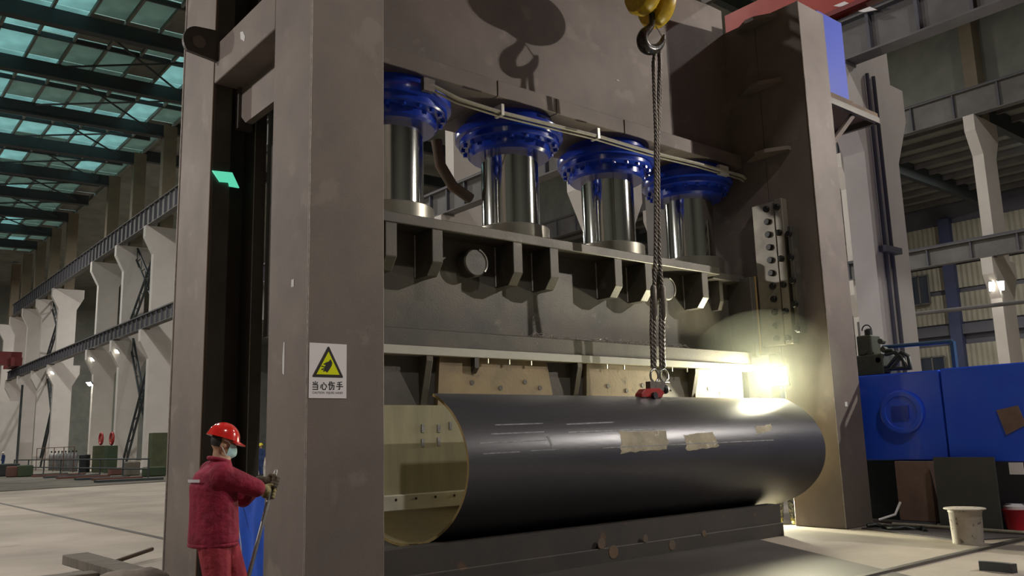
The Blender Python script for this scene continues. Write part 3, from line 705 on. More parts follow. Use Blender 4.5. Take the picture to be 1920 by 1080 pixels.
# ------------------------------------------------------------------ warning sign
S0 = on(580, 643, 1, YF-.003); S1 = on(649, 747, 1, YF-.003)
sx0, sx1, sz1, sz0 = 3.800, 4.212, 2.602, 2.056
sign = thing('warning_sign', (sx0, YF, sz0), 'white sign with yellow hand-injury triangle on the left press column', 'sign')
BX((sx0, YF-.006, sz0), (sx1, YF-.001, sz1)).build('sign_plate', M['signw'], sign)
def suv(x, y): return (sx0 + (x-72)/585*(sx1-sx0), sz1 - (y-110)/860*(sz1-sz0))
def spoly(pts, name, m, lift, parent):
    q = [suv(*p) for p in pts]
    return MB().prism([(z, x) for x, z in q], 1, YF-.006-lift, YF-.0055-lift+.0006).build(name, m, parent)
tri = [(366-14,166),(366,158),(366+14,166),(600,625),(602,638),(590,646),(134,646),(122,638),(124,625)]
tb = spoly(tri, 'triangle_border', M['signk'], .001, sign)
spoly([(368,238),(545,600),(185,600)], 'triangle_field', M['signy'], .002, tb)
spoly([(400,358),(428,412),(418,460),(385,520),(350,572),(322,548),(290,560),(284,540),(312,520),(262,535),(256,515),(306,500),(300,488),(250,478),(262,462),(312,476),(325,445),(300,448),(288,438),(330,410),(370,395)], 'hand_symbol', M['signk'], .003, tb)
chars = [((125,712,90,123), [[(5,0),(5,4)],[(1.5,1),(2.8,3)],[(8.5,1),(7.2,3)],[(1,4.2),(9,4.2),(9,10),(1,10)],[(1,7),(9,7)]]),
         ((250,722,100,112), [[(1,4),(.3,8)],[(3,3),(3,9),(4,10),(7.5,10),(8,8)],[(4.8,.5),(6,3.2)],[(8,3),(9.6,6.8)]]),
         ((372,712,98,123), [[(2.6,0),(.2,4.2)],[(1.8,2.5),(1.8,10)],[(5,0),(3.6,3.2)],[(4.4,1.6),(9.6,1.6)],[(3.8,4.6),(9,4.6),(8.6,9.6),(7,9.6)],[(6.3,3),(5.8,7),(3.2,10)]]),
         ((498,712,100,120), [[(8.2,0),(2,1)],[(1.5,3.3),(8.5,3.3)],[(0,6),(10,6)],[(5,.5),(5,9.7),(3.2,9.7)]])]
for (cx, cy, cw, ch), strokes in chars:
    mb = MB(); wd = 7.0; lay = 0
    for st in strokes:
        for (ax, ay), (bx, by) in zip(st[:-1], st[1:]):
            a = Vector((cx + ax/10*cw, cy + ay/10*ch)); b = Vector((cx + bx/10*cw, cy + by/10*ch)); d = (b-a).normalized(); q = Vector((-d.y, d.x))*wd
            a -= d*wd*.8; b += d*wd*.8
            pts = [suv(*(a+q)), suv(*(b+q)), suv(*(b-q)), suv(*(a-q))]
            lay += 1; mb.prism([(z, x) for x, z in pts], 1, YF-.0075-.00004*lay, YF-.0058)
    mb.build('character', M['signk'], sign)
try:
    cu = bpy.data.curves.new('caption', 'FONT'); cu.body = 'CAUTION  INJURE HAND'; cu.align_x = 'CENTER'; cu.size = 1
    to = bpy.data.objects.new('caption_tmp', cu); COL.objects.link(to)
    dg = bpy.context.evaluated_depsgraph_get(); me = bpy.data.meshes.new_from_object(to.evaluated_get(dg))
    bpy.data.objects.remove(to)
    xs = [v.co.x for v in me.vertices]; ys = [v.co.y for v in me.vertices]
    (ux0, uz0), (ux1, uz1) = suv(128, 912), suv(598, 866)
    for v in me.vertices:
        v.co = Vector((ux0 + (v.co.x-min(xs))/(max(xs)-min(xs))*(ux1-ux0), YF-.0072, uz0 + (v.co.y-min(ys))/(max(ys)-min(ys))*(uz1-uz0))) - ORI[sign.name]
    me.materials.clear(); me.materials.append(M['signk']); link('caption', me, sign)
except Exception as e: print('caption', e)

# ------------------------------------------------------------------ crane hook, slings, clamp
HY = 8.2
hp = lambda px, py: on(px, py, 1, HY)
hk = thing('crane_hook_block', hp(1222, 40), 'yellow crane hook block with black forged hook above the pipe', 'crane hook')
H0 = hp(1222, 20)
for dx, r, dz in ((-.20, .40, .28), (.17, .40, .20)):
    mb = MB().lathe([(r*.55,-.13),(r*.9,-.12),(r,-.07),(r,.07),(r*.9,.12),(r*.55,.13)], (0,0,0), 'X', 36)
    Rz = Matrix.Rotation(math.radians(-12), 3, 'Z')
    mb.v = [H0 + Vector((dx, .03*(-1 if dx < 0 else 1), dz)) + Rz @ v for v in mb.v]
    g = mb.build('sheave_guard', M['yellow'], hk, 40)
MB().prism([(-.15,-.02),(-.10,.09),(.12,.11),(.17,-.05),(.10,-.02),(-.05,.03)], 1, -.09, .09)
mb = MB(); mb.prism([(.02, -.19), (.10, -.10), (.10, .12), (-.02, .20), (-.05,.10), (.02, .02)], 1, -.1, .1); mb.v = [v + H0 + Vector((0, 0, -.02)) for v in mb.v]
mb.build('crosshead', M['yellow'], hk)
MB().box(H0 + Vector((-.12, -.1, .08)), H0 + Vector((.12, .1, .7))).build('block_plate', M['yellow'], hk)
for dx in (-.25, -.15, .12, .22): MB().cyl(H0 + Vector((dx, 0, .3)), H0 + Vector((dx, 0, 7)), .012, n=6).build('hoist_rope', M['rope'], hk)
path = [(1222,26),(1222,44),(1217,53),(1208,62),(1204,74),(1208,87),(1218,93),(1230,91),(1239,83),(1243,74),(1245,66)]
def crom(P, R, k=5):
    out = []; rr = []
    for i in range(len(P)-1):
        p0, p1, p2, p3 = P[max(i-1, 0)], P[i], P[i+1], P[min(i+2, len(P)-1)]
        for j in range(k):
            u = j/k; out.append(.5*((2*p1) + (p2-p0)*u + (2*p0-5*p1+4*p2-p3)*u*u + (3*p1-p0-3*p2+p3)*u**3)); rr.append(R[i]*(1-u)+R[i+1]*u)
    return out + [P[-1]], rr + [R[-1]]
hP, hR = crom([hp(*q) for q in path], [.05,.05,.06,.08,.09,.095,.09,.075,.055,.042,.02])
MB().tube(hP, hR, 18).build('hook', M['hook'], hk, 70)
MB().tube([hp(1229,48), hp(1235,58), hp(1241,68)], .009, 6).build('safety_latch', M['shackle'], hk)
def YS(py): return HY + (8.45-HY)*max(0, (py-90))/610
def rope(pts, r, name, parent, m=M['rope'], tw=5.0):
    P = [on(px, py, 1, YS(py)) for px, py in pts]
    dense = []
    for a, b in zip(P[:-1], P[1:]):
        k = max(2, int((b-a).length/.03)); dense += [a.lerp(b, i/k) for i in range(k)]
    dense.append(P[-1]); L = 0; S = [0]
    for a, b in zip(dense[:-1], dense[1:]): L += (b-a).length; S.append(L)
    for ph in (0, 2.094, 4.189):
        MB().tube([p + Vector((math.cos(s*2*math.pi*tw+ph), math.sin(s*2*math.pi*tw+ph), 0))*r*.55 for p, s in zip(dense, S)], r*.62, 6).build(name, m, parent, 70)
for k, (pts, l) in enumerate([([(1229,88),(1225,120),(1230,250),(1229,480),(1226,560),(1227,660),(1227,690)], 'left wire rope sling hanging from the crane hook'),
                              ([(1235,88),(1237,120),(1233,250),(1236,480),(1243,560),(1243,660),(1245,690)], 'right wire rope sling hanging from the crane hook')]):
    s = thing('wire_rope_sling', on(pts[-1][0], pts[-1][1], 1, YS(690)), l, 'rope sling', 'slings on the crane hook')
    rope(pts, .030, 'strand', s)
    rope([(pts[0][0]+(3 if k else -3), 90), (pts[0][0]+(4 if k else -1), 170), (pts[2][0]+2, 260)], .022, 'eye_strand', s)
    rope([(pts[4][0]-4, 560), (pts[4][0]-5, 620), (pts[5][0]-4, 690)], .024, 'eye_strand', s)
    a = on(pts[4][0]-1, 535, 1, YS(535)-.01); b = on(pts[4][0]+1, 600, 1, YS(600)-.01)
    MB().tube([a, a.lerp(b,.1), a.lerp(b,.9), b], [.03,.05,.045,.025], 8).build('ferrule', M['rope'], s, 60)
    c = on(pts[-1][0], 705, 1, 8.44)
    sh = thing('bow_shackle', c, ['bow shackle joining left sling to the red clamp', 'bow shackle joining right sling to the red clamp'][k], 'shackle', 'shackles on the slings')
    MB().tube([c + Vector((.085*math.sin(a)*(1 if abs(a) < 2.2 else .8), 0, .10*math.cos(a))) for a in np.linspace(-2.6, 2.6, 22)], .018, 8).build('bow', M['shackle'], sh, 70)
    MB().cyl(c + Vector((-.08,0,-.10)), c + Vector((.10,0,-.10)), .018, n=8).build('pin', M['shackle'], sh)
cl = thing('lifting_clamp', (9.6, 8.44, 2.15), 'red plate lifting clamp gripping the pipe seam edge', 'clamp')
q = lambda px, py: on(px, py, 1, 8.42)
mb = MB(); pts = [q(1199,745),(q(1200,738)),q(1207,729),q(1234,728),q(1243,736),q(1238,746)]
mb.prism([(p.z, p.x) for p in pts] , 1, 8.38, 8.52).build('clamp_body', M['clampred'], cl, bevel=.01)
MB().lathe([(.05,-.14),(.05,.05)], q(1221, 742) + Vector((0,.05,0)), 'Y', 12).build('clamp_screw', M['black'], cl)
BX(q(1222,730) - Vector((.06,.03,.02)), q(1240,716) + Vector((.05,.06,.0))).build('clamp_eye', M['rope'], cl)
MB().cyl(q(1246,722), q(1258,732), .02, n=8).build('clamp_lever', M['shackle'], cl)
MB().ball(q(1247,730), (.07,.06,.07)).build('clamp_hub', M['black'], cl, 60)

# ------------------------------------------------------------------ work lamp, plus an added floor lamp
lp = on(1450, 706, 0, 13.18)
wl_ = thing('work_lamp', lp, 'glaring work floodlight at the right end of the pipe', 'lamp')
fd = Vector((-.95, -.34, -.06)).normalized(); Rq = fd.to_track_quat('-Z', 'Y').to_matrix()
def put(mb): mb.v = [lp + Rq @ p for p in mb.v]; return mb
put(MB().prism([(-.22,-.155),(.22,-.155),(.22,.155),(-.22,.155)], 2, 0, .02)).build('lens', M['lampglow'], wl_)
put(BX((-.25,-.18,.021), (.25,.18,.12))).build('housing', M['black'], wl_)
MB().tube([lp + Vector((.08,-.16,-.15)), lp + Vector((.12,-.16,-.45)), Vector((XR0, lp.y-.1, lp.z-.5))], .012, 6).build('bracket_arm', M['shackle'], wl_)
l = area('work_lamp_beam', lp + fd*.03, lp + fd*5, 220, .44, .3, (1, .95, .66))
hz = MB().ball(lp + Vector((-.35, -.1, .05)), (1.5, 1.25, 1.1), 32, 20)
hm = bpy.data.materials.new('lamp_haze'); hm.use_nodes = True; nt = hm.node_tree
for n_ in list(nt.nodes): nt.nodes.remove(n_)
vo = nt.nodes.new('ShaderNodeVolumeScatter'); vo.inputs['Density'].default_value = .032; vo.inputs['Anisotropy'].default_value = .25; vo.inputs['Color'].default_value = (.95,1,.85,1)
om = nt.nodes.new('ShaderNodeOutputMaterial'); nt.links.new(vo.outputs[0], om.inputs['Volume'])
tag(hz.build('lamp_haze', hm, None, 60), 'thin lit haze hanging round the glaring work lamp', 'haze', kind='stuff')
fp = Vector((13.5, 9.9, .45))  # invented lamp, hidden by pipe and bed, lights the floor wedge
w2 = thing('added_floor_lamp', (fp.x, fp.y, 0), 'added unseen lamp on the floor behind the pipe end', 'lamp')
MB().tube([fp + Vector((-.15,.2,-.43)), fp + Vector((-.15,0,-.05)), fp + Vector((.15,0,-.05)), fp + Vector((.15,.2,-.43))], .015, 6).build('added_lamp_stand', M['black'], w2)
BX(fp + Vector((-.14,.02,-.1)), fp + Vector((.14,.12,.1))).build('housing', M['black'], w2)  # housing of the added floor lamp
spot('added_lamp_beam', fp, (11.7, 6.0, .1), 900, 74, (1, .97, .72), .08, .25)

# ------------------------------------------------------------------ people
def solid(mb, voxel, smooth=6):
    me = mb.mesh('tmp', M['skin']); o = bpy.data.objects.new('tmp', me); COL.objects.link(o)
    r = o.modifiers.new('r', 'REMESH'); r.mode = 'VOXEL'; r.voxel_size = voxel
    s = o.modifiers.new('s', 'SMOOTH'); s.iterations = smooth; s.factor = .5
    dg = bpy.context.evaluated_depsgraph_get(); dg.update()
    out = bpy.data.meshes.new_from_object(o.evaluated_get(dg)); bpy.data.objects.remove(o)
    out.shade_smooth(); out.materials.clear(); return out
def loft(mb, secs, n=20):               # sections (cx, cy, z, rx, ry)
    vs = []; fs = []
    for cx, cy, z, rx, ry in secs:
        for k in range(n):
            a = 2*math.pi*k/n; vs.append((cx + rx*math.cos(a), cy + ry*math.sin(a), z))
    for i in range(len(secs)-1):
        for k in range(n): fs.append((i*n+k, i*n+(k+1)%n, (i+1)*n+(k+1)%n, (i+1)*n+k))
    fs.append(list(range(n))[::-1]); fs.append([(len(secs)-1)*n+k for k in range(n)])
    mb.add(vs, fs)
def glove_mesh(c, bar_d, back, m, voxel=.006):
    """hand closed round a bar: c centre on the bar, bar_d bar direction, back = direction wrist -> knuckles"""
    mb = MB(); c = Vector(c); w = Vector(bar_d).normalized(); f = Vector(back); f = (f - w*f.dot(w)).normalized(); u = w.cross(f)
    def P(a, b, d): return c + f*a + u*b + w*d
    mb.ball(P(-.045, .028, 0), .043, 12, 8); mb.ball(P(-.02, .032, .02), .04, 12, 8); mb.ball(P(-.02, .032, -.025), .04, 12, 8)
    mb.capsule(P(-.12, .03, 0), P(-.05, .03, 0), .034, .038)                       # cuff
    for k, (d, L) in enumerate(((-.042, .9), (-.016, 1.0), (.012, 1.02), (.038, .92))):
        r = .0135
        pts = [P(.012, .035, d), P(.040*L, .018, d), P(.040*L, -.016, d), P(.014, -.034, d), P(-.010, -.030, d)]
        for a, b in zip(pts[:-1], pts[1:]): mb.capsule(a, b, r, r*.95, 10)
    pts = [P(-.05, .03, .04), P(-.035, -.005, .055), P(-.01, -.03, .05), P(.015, -.04, .035)]
    for a, b in zip(pts[:-1], pts[1:]): mb.capsule(a, b, .0155, .0145, 10)
    me = solid(mb, voxel, 3); me.materials.append(m); return me
def person(loc, rz, label, pose, cols, voxel=.014, detail=True, group=None):
    t = thing('person', (0, 0, 0), label, 'person', group)
    mb = MB(); J = pose
    loft(mb, J['torso'])
    for s in ('l', 'r'):
        hip, knee, ank = J['leg_'+s]
        bk_ = J.get('bulk', 1.0)
        mb.capsule(hip, knee, .105*bk_, .08*bk_); mb.capsule(knee, ank, .078*bk_, .06*bk_)
        mb.capsule(Vector(ank) + Vector((-.05, 0, -.035)), Vector(ank) + Vector((.15, 0, -.05)), .048, .038)
        sh, el, wr_ = J['arm_'+s]
        mb.capsule(sh, el, .075*bk_, .060*bk_); mb.capsule(el, wr_, .060*bk_, .043*bk_)
        mb.ball(sh, .08*bk_)
    hc = Vector(J['head']); nk = Vector(J['neck'])
    mb.capsule(nk, hc + Vector((-.02, 0, -.05)), .058, .055)
    tl = J.get('tilt', .25); Rh = Matrix.Rotation(tl, 3, 'Y')
    H = lambda x, y, z: hc + Rh @ Vector((x, y, z))
    mb.ball(H(-.01,0,.03), (.098,.078,.095), 16, 12, Rh); mb.ball(H(.03,0,-.045), (.062,.058,.075), 14, 10, Rh)
    mb.capsule(H(.085,0,.01), H(.105,0,-.025), .012, .016)
    for s in (-1, 1): mb.ball(H(-.01, s*.078, -.01), (.022,.012,.034), 10, 8, Rh)
    me = solid(mb, voxel, 5)
    for k in ('jacket', 'trouser', 'skin', 'boot', 'hair'): me.materials.append(cols[k])
    hem = J.get('hem', .84)
    for p in me.polygons:
        c = p.center; i = 0
        if c.z < .10: i = 3
        elif c.z < hem: i = 1
        d = (c - hc); 
        if d.length < .155 and c.z > nk.z - .005:
            i = 2
            lc = Rh.transposed() @ d
            if lc.x < -.035 and lc.z > -.03: i = 4
        if detail and min((c-Vector(J['arm_'+s][2])).length for s in 'lr') < .05: i = 0
        p.material_index = i
    b = link('body', me, t)
    # helmet
    mb = MB(); n = 28; prof = []
    for k in range(9):
        a = math.pi/2*k/8; prof.append((math.cos(a), math.sin(a)))
    vs = []; fs = []
    for j, (cr_, sr_) in enumerate(prof):
        for k in range(n):
            a = 2*math.pi*k/n; rr = max(cr_, .004)
            fl = 1.0 if j else 1.05
            x = .135*rr*math.cos(a)*fl; y = .108*rr*math.sin(a)*fl
            ridge = .008*math.exp(-(y/.022)**2)*(sr_ > .3)
            vs.append(H(x - .012, y, .048 + .125*sr_ + ridge))
    for j in range(8):
        for k in range(n): fs.append((j*n+k, j*n+(k+1)%n, (j+1)*n+(k+1)%n, (j+1)*n+k))
    fs.append([8*n+k for k in range(n)]); fs.append(list(range(n))[::-1])
    mb.add(vs, fs); he = mb.build('helmet', cols['helmet'], t, 70)
    br = MB(); m_ = 16; top = []; bot = []
    for k in range(m_+1):
        a = -1.1 + 2.2*k/m_; r0 = (.128, .10); e = .065*math.cos(a*1.35)**1 if abs(a) < 1.1 else 0
        for q, (ox, dz) in enumerate(((0, .058), (max(e, .004), .040))):
            vsx = H(-.012 + (r0[0]+ox)*math.cos(a), (r0[1]+ox*.6)*math.sin(a), dz); top.append(vsx); bot.append(vsx - Rh @ Vector((0,0,.008)))
    fs = []
    for k in range(m_):
        fs.append((2*k, 2*k+1, 2*k+3, 2*k+2))
    N_ = len(top); fs += [tuple(i+N_ for i in f[::-1]) for f in fs]
    fs += [(2*k+1, 2*k+1+N_, 2*k+3+N_, 2*k+3) for k in range(m_)]
    br.add(top + bot, fs); br.build('helmet_peak', cols['helmet'], he, 60)
    if detail:
        mk = MB(); vs = []; fs = []; nu, nv = 14, 9
        for i in range(nv+1):
            for k in range(nu+1):
                a = -1.35 + 2.7*k/nu; v = i/nv; zz = .018 - .135*v
                bulge = 1 + .28*math.sin(math.pi*min(1, v*1.05))*math.cos(a)**2
                rx = .088*bulge if v < .6 else .088*bulge*(1 - .45*(v-.6)/.4)
                vs.append(H(.022 + rx*math.cos(a), .071*math.sin(a)*(1 - .25*v), zz))
        for i in range(nv):
            for k in range(nu): fs.append((i*(nu+1)+k, i*(nu+1)+k+1, (i+1)*(nu+1)+k+1, (i+1)*(nu+1)+k))
        mo = MB().add(vs, fs).build('face_mask', M['mask'], t, 80)
        for s in (-1, 1):
            MB().tube([H(.045, s*.072, .012), H(.015, s*.082, .03), H(-.02, s*.083, .035)], .004, 6).build('mask_strap', M['strap'], mo)
            MB().tube([H(.035, s*.066, -.08), H(.005, s*.080, -.05), H(-.022, s*.082, -.02)], .004, 6).build('mask_strap', M['strap'], mo)
            MB().ball(H(.087, s*.03, .022), (.008,.012,.006), 8, 6).build('eye', M['hair'], t)
    else:
        for s in (-1, 1): MB().ball(H(.085, s*.03, .012), (.01,.012,.008), 8, 6).build('eye', M['hair'], t)
        MB().ball(H(.088, 0, -.07), (.008,.024,.006), 8, 6).build('mouth', M['clampred'], t)
    t.location = loc; t.rotation_euler.z = rz; return t
# the worker with the bar
WL = Vector((2.66, 7.02, 0)); WZ = math.radians(-6)
Rw = Matrix.Rotation(WZ, 3, 'Z')
def wl2l(p): return Rw.transposed() @ (Vector(p) - WL)
hA = wl2l(depth(499, 919, 7.28)); hB = wl2l(depth(503, 908, 7.52))
barA = depth(509, 915, 7.36); barB = depth(465, 1085, 7.02)
bd = (barB-barA).normalized(); barEnd = barA + bd*((barA.z-.02)/-bd.z)
pose = dict(torso=[(-.03,0,.83,.175,.215),(-.03,0,.87,.195,.235),(-.03,0,1.02,.190,.23),(-.035,0,1.16,.185,.228),(-.045,0,1.30,.182,.235),(-.035,0,1.40,.150,.215),(-.01,0,1.46,.105,.15),(.01,0,1.50,.078,.088),(.02,0,1.53,.066,.068)],
    leg_l=((.06,.10,.86),(.20,.12,.50),(.10,.13,.10)), leg_r=((-.05,-.10,.86),(-.01,-.12,.50),(-.10,-.14,.10)),
    arm_l=((-.02,.19,1.40),(.27,.24,1.17),tuple(hB - Vector((.10,.02,.02)))), arm_r=((-.03,-.20,1.39),(.25,-.18,1.27),tuple(hA - Vector((.10,.02,-.02)))),
    head=(.02,0,1.625), neck=(-.005,0,1.51), tilt=.30, hem=.835, bulk=1.25)
cw = dict(jacket=M['jacket'], trouser=M['trouser'], skin=M['skin'], boot=M['black'], hair=M['hair'], helmet=M['helmet'])
pw = person(WL, WZ, 'worker in crimson workwear, red helmet and mask leaning on a steel bar', pose, cw, .011)
ORI[pw.name] = Vector((0,0,0))
# collar, stripes, cuffs
MB().tube([(-.008 + .078*math.cos(a), .082*math.sin(a), 1.505 + .03*math.cos(a)*-.6) for a in np.linspace(0, 2*math.pi, 24, endpoint=False)], .017, 8, True).build('collar', M['jacket'], pw, 70)
vs = []; fs = []
for i, a in enumerate(np.linspace(math.radians(140), math.radians(220), 17)):
    for z in (1.335, 1.358): vs.append((-.045 + .190*math.cos(a), .243*math.sin(a), z))
for i in range(16): fs.append((2*i, 2*i+2, 2*i+3, 2*i+1))
MB().add(vs, fs).build('reflective_stripe', M['reflect'], pw, 60)
MB().tube([(-.03 + .178*math.cos(a), .217*math.sin(a), .845) for a in np.linspace(0, 2*math.pi, 32, endpoint=False)], .018, 8, True).build('jacket_hem', M['jacket'], pw, 70)
bdl = Rw.transposed() @ bd
for hpos, nm, gm in ((hA, 'glove', M['glove']), (hB, 'glove', M['gloved'])):
    t0 = (Vector((0,0,0)))
    cpt = wl2l(barA + bd*(.035 if gm is M['glove'] else -.055))
    me = glove_mesh(cpt, -bdl, cpt - Vector((.25, -.2 if gm is M['glove'] else .25, 1.27)), gm)
    link('glove', me, pw)
# he holds the bar: it stays a thing of its own
mb = MB(); mb.tube([barA - bd*.16, barA - bd*.14, barEnd - bd*.1, barEnd], [.012, .017, .017, .008], 10)
tag(mb.build('pry_bar', M['barst'], None, 60), 'long grey steel bar held by the worker in red', 'bar')

# legs of a person behind the pipe end, and two far workers
stand = dict(torso=[(0,0,.84,.14,.18),(0,0,.98,.145,.185),(0,0,1.12,.13,.18),(.01,0,1.30,.135,.20),(.02,0,1.42,.115,.185),(.03,0,1.48,.08,.11),(.04,0,1.52,.06,.06)],
    leg_l=((0,.09,.88),(.04,.10,.49),(.0,.11,.09)), leg_r=((0,-.09,.88),(.02,-.10,.49),(-.06,-.11,.09)),
    arm_l=((.01,.19,1.42),(.0,.25,1.14),(.10,.24,.90)), arm_r=((.01,-.19,1.42),(.0,-.25,1.14),(.10,-.24,.90)), head=(.06,0,1.63), neck=(.03,0,1.52), tilt=.12, hem=.86)
cc = dict(jacket=M['navycloth'], trouser=M['camo'], skin=M['skin'], boot=M['shoe'], hair=M['hair'], helmet=M['yhelm'])
pp = on(1490, 984, 2, 0)
person((13.62, 9.0, 0), math.radians(215), 'person in camouflage trousers and pale yellow shoes behind the pipe end', stand, cc, .016, False)
c2 = dict(jacket=M['navycloth'], trouser=M['navycloth'], skin=M['skin'], boot=M['black'], hair=M['hair'], helmet=M['yhelm'])
p = on(490, 850, 1, 46); person((p.x, p.y, 0), math.radians(200), 'far person with yellow helmet and blue clothes glimpsed between press columns', stand, c2, .03, False)
c3 = dict(c2); c3['helmet'] = M['whelm']
p = on(7, 850, 0, 16.5); person((p.x, p.y, .03), math.radians(200), 'far worker in blue with white helmet at the left edge', stand, c3, .03, False)

# blue sheet hanging inside the left end frame
sh = MB(); vs = []; fs = []; nu, nv = 26, 22
for j in range(nv+1):
    for i in range(nu+1):
        u, v = i/nu, j/nv
        wv = .05*math.sin(u*13 + v*2) + .03*math.sin(u*29 - v*5)*(1-v)
        yy = 8.74 + (.95 - .10*v*(1-v))*u
        vs.append((3.82 + wv*.6 + .06*(1-v)*u, yy, .02 + (1.26 - .35*u*u)*v))
for j in range(nv):
    for i in range(nu): fs.append((j*(nu+1)+i, j*(nu+1)+i+1, (j+1)*(nu+1)+i+1, (j+1)*(nu+1)+i))
tp = thing('blue_sheet', (3.82, 9.1, 0), 'bright blue plastic sheet hanging behind the red worker', 'sheet')
o = MB().add(vs, fs).build('sheet_cloth', M['tarp'], tp, 80)
sd = o.modifiers.new('thickness', 'SOLIDIFY'); sd.thickness = .006
MB().tube([(3.76, 9.36, 1.05), (3.75, 9.30, .8), (3.76, 9.22, .55), (3.76, 9.15, .1)], .006, 6).build('cord', M['strap'], tp)

# ------------------------------------------------------------------ blue machine on the right
bx = thing('blue_machine', (14.6, 6.6, 0), 'big glossy blue machine beam right of the press column', 'machine')
BX((14.62, 6.52, 1.07), (17.2, 9.6, 2.56)).build('end_block', M['bluem'], bx, bevel=.02)
BX((14.60, 1.5, 1.05), (17.2, 6.50, 2.575)).build('main_beam', M['bluem'], bx, bevel=.02)
p = on(1691, 773, 0, 14.6)
b = MB().lathe([(.375, 0), (.375, -.05), (.35, -.065), (.28, -.065), (.27, -.05), (.01, -.05)], (14.62, p.y, p.z), 'X', 40).build('round_cover', M['bluem'], bx, 30)
BX((14.55, p.y-.14, p.z-.11), (14.575, p.y+.14, p.z+.11)).build('cover_recess', M['blue'], b)
p = on(1896, 785, 0, 14.59); 
MB().prism([(p.y+.20,p.z+.14),(p.y-.12,p.z+.20),(p.y-.2,p.z-.1),(p.y+.1,p.z-.25)], 0, 14.585, 14.602).build('rusty_patch', M['brick'], bx)
BX((14.75, 5.95, .0), (16.8, 6.75, 1.05)).build('support_block', M['boxpanel'], bx) 
BX((15.32, 6.77, 0), (16.8, 9.5, 1.07)).build('base_frame', mat('teal_base', (.03,.05,.055), .6, .1, (.06,.07,.075), 3, 5), bx)
BX((14.62, 5.0, 2.575), (14.9, 5.15, 2.68)).build('top_lug', M['bluem'], bx)
tag(BX((14.48, 6.78, .08), (15.2, 7.38, 1.06)).build('packing_block', M['brick'], None, bevel=.01), 'rusty brown packing block under the blue machine', 'block')
tag(BX((14.45, 6.77, 0), (15.3, 7.5, .078)).build('base_plate', M['sidebg']), 'dark base plate under the rusty packing block', 'plate')
pn = thing('sheet_panel', (14.4, 6.2, 0), 'dark grey upright sheet panel leaning under the blue machine', 'panel')
q0, q1 = on(1764, 985, 0, 14.40).y, on(1880, 985, 0, 14.40).y
BX((14.38, q1, 0), (14.42, q0, 1.13)).build('panel_sheet', M['boxpanel'], pn, bevel=.004)
BX((14.42, q1+.1, 0), (14.55, q0-.1, .05)).build('panel_foot', M['sidebg'], pn)
p = on(1757, 880, 0, 14.45); tag(MB().prism([(p.y-.05, p.z+.12),(p.y+.05,p.z+.14),(p.y+.0,p.z-.25),(p.y-.1,p.z-.3)], 0, 14.43, 14.44).build('torn_label', M['signw']), 'torn pale label hanging between block and dark panel', 'label')
p = on(1892, 880, 0, 14.36); tag(BX((14.57, p.y-.12, 1.0-.14), (14.60, p.y+.08, 1.04)).build('paper_tag', M['signw']), 'white paper tag under the blue beam at right edge', 'label')
# hydraulic valves and hoses on top
hv = thing('valve_manifold', (14.9, 7.9, 2.56), 'green hydraulic valve block with hoses on the blue machine', 'valve')
Q = lambda px, py, X=15.0: on(px, py, 0, X)
a = Q(1640, 672); BX((14.8, a.y-.25, 2.56), (15.3, a.y+.30, a.z+.06)).build('valve_base', M['valve'], hv, bevel=.02)
a = Q(1628, 650); BX((14.85, a.y-.14, 2.9), (15.2, a.y+.14, a.z+.20)).build('valve_body', M['valve'], hv, bevel=.02)
MB().lathe([(.07,0),(.07,.10),(.03,.13)], (15.0, a.y-.03, a.z+.20), 'Z', 14).build('valve_cap', M['black'], hv, 40)
MB().tube([(15.0, a.y + .09*math.cos(t_), a.z + .30 + .10*math.sin(t_)) for t_ in np.linspace(0, math.pi, 10)], .012, 6).build('lifting_eye', M['bolt'], hv)
for px, py in ((1650, 640), (1655, 655), (1618, 660), (1646, 675)):
    c = Q(px, py, 14.8); MB().lathe([(.05,0),(.05,.12)], c, 'X', 10).build('solenoid', M['valve'], hv, 40)
for k, pts in enumerate([[(1660,665),(1680,660),(1690,668),(1700,690),(1702,700)], [(1650,690),(1665,688),(1680,670),(1690,660),(1703,668),(1708,698)], [(1640,698),(1670,692),(1700,690),(1708,690)],
                         [(1620,690),(1645,702),(1670,700)], [(1655,658),(1672,657),(1688,672),(1672,692)]]):
    P = [Q(*q, 14.85) for q in pts]; P = [Vector((p.x, p.y, max(p.z, 2.61))) for p in P]
    MB().tube(P, .035, 8).build('hydraulic_hose', M['hose'], hv, 70)
tag(MB().tube([Q(1655, 651, 15.0), Q(1786, 640, 15.0)], .035, 8).build('blue_pipe', M['tealpipe'], None, 60), 'thin blue pipe running right from the valve block', 'pipe')
a = Q(1786, 640, 15.0)
tag(BX((14.95, a.y-.03, 2.578), (15.05, a.y+.03, a.z)).build('pipe_stand', M['tealpipe']), 'thin blue upright carrying the end of the blue pipe', 'post')
# pale pipe along the far bay
tag(MB().tube([(30, 16, 5.62), (30, 4, 5.40)], .07, 8).build('service_pipe', M['girder'], None, 60), 'pale horizontal service pipe behind the blue machine at right', 'pipe')
tag(BX((29.9, 3.95, 0), (30.1, 4.15, 5.35)).build('pipe_post', M['girder']), 'post carrying the near end of the service pipe', 'post')
tag(BX((29.9, 15.9, 0), (30.1, 16.1, 5.55)).build('pipe_post', M['girder']), 'post carrying the far end of the service pipe', 'post')
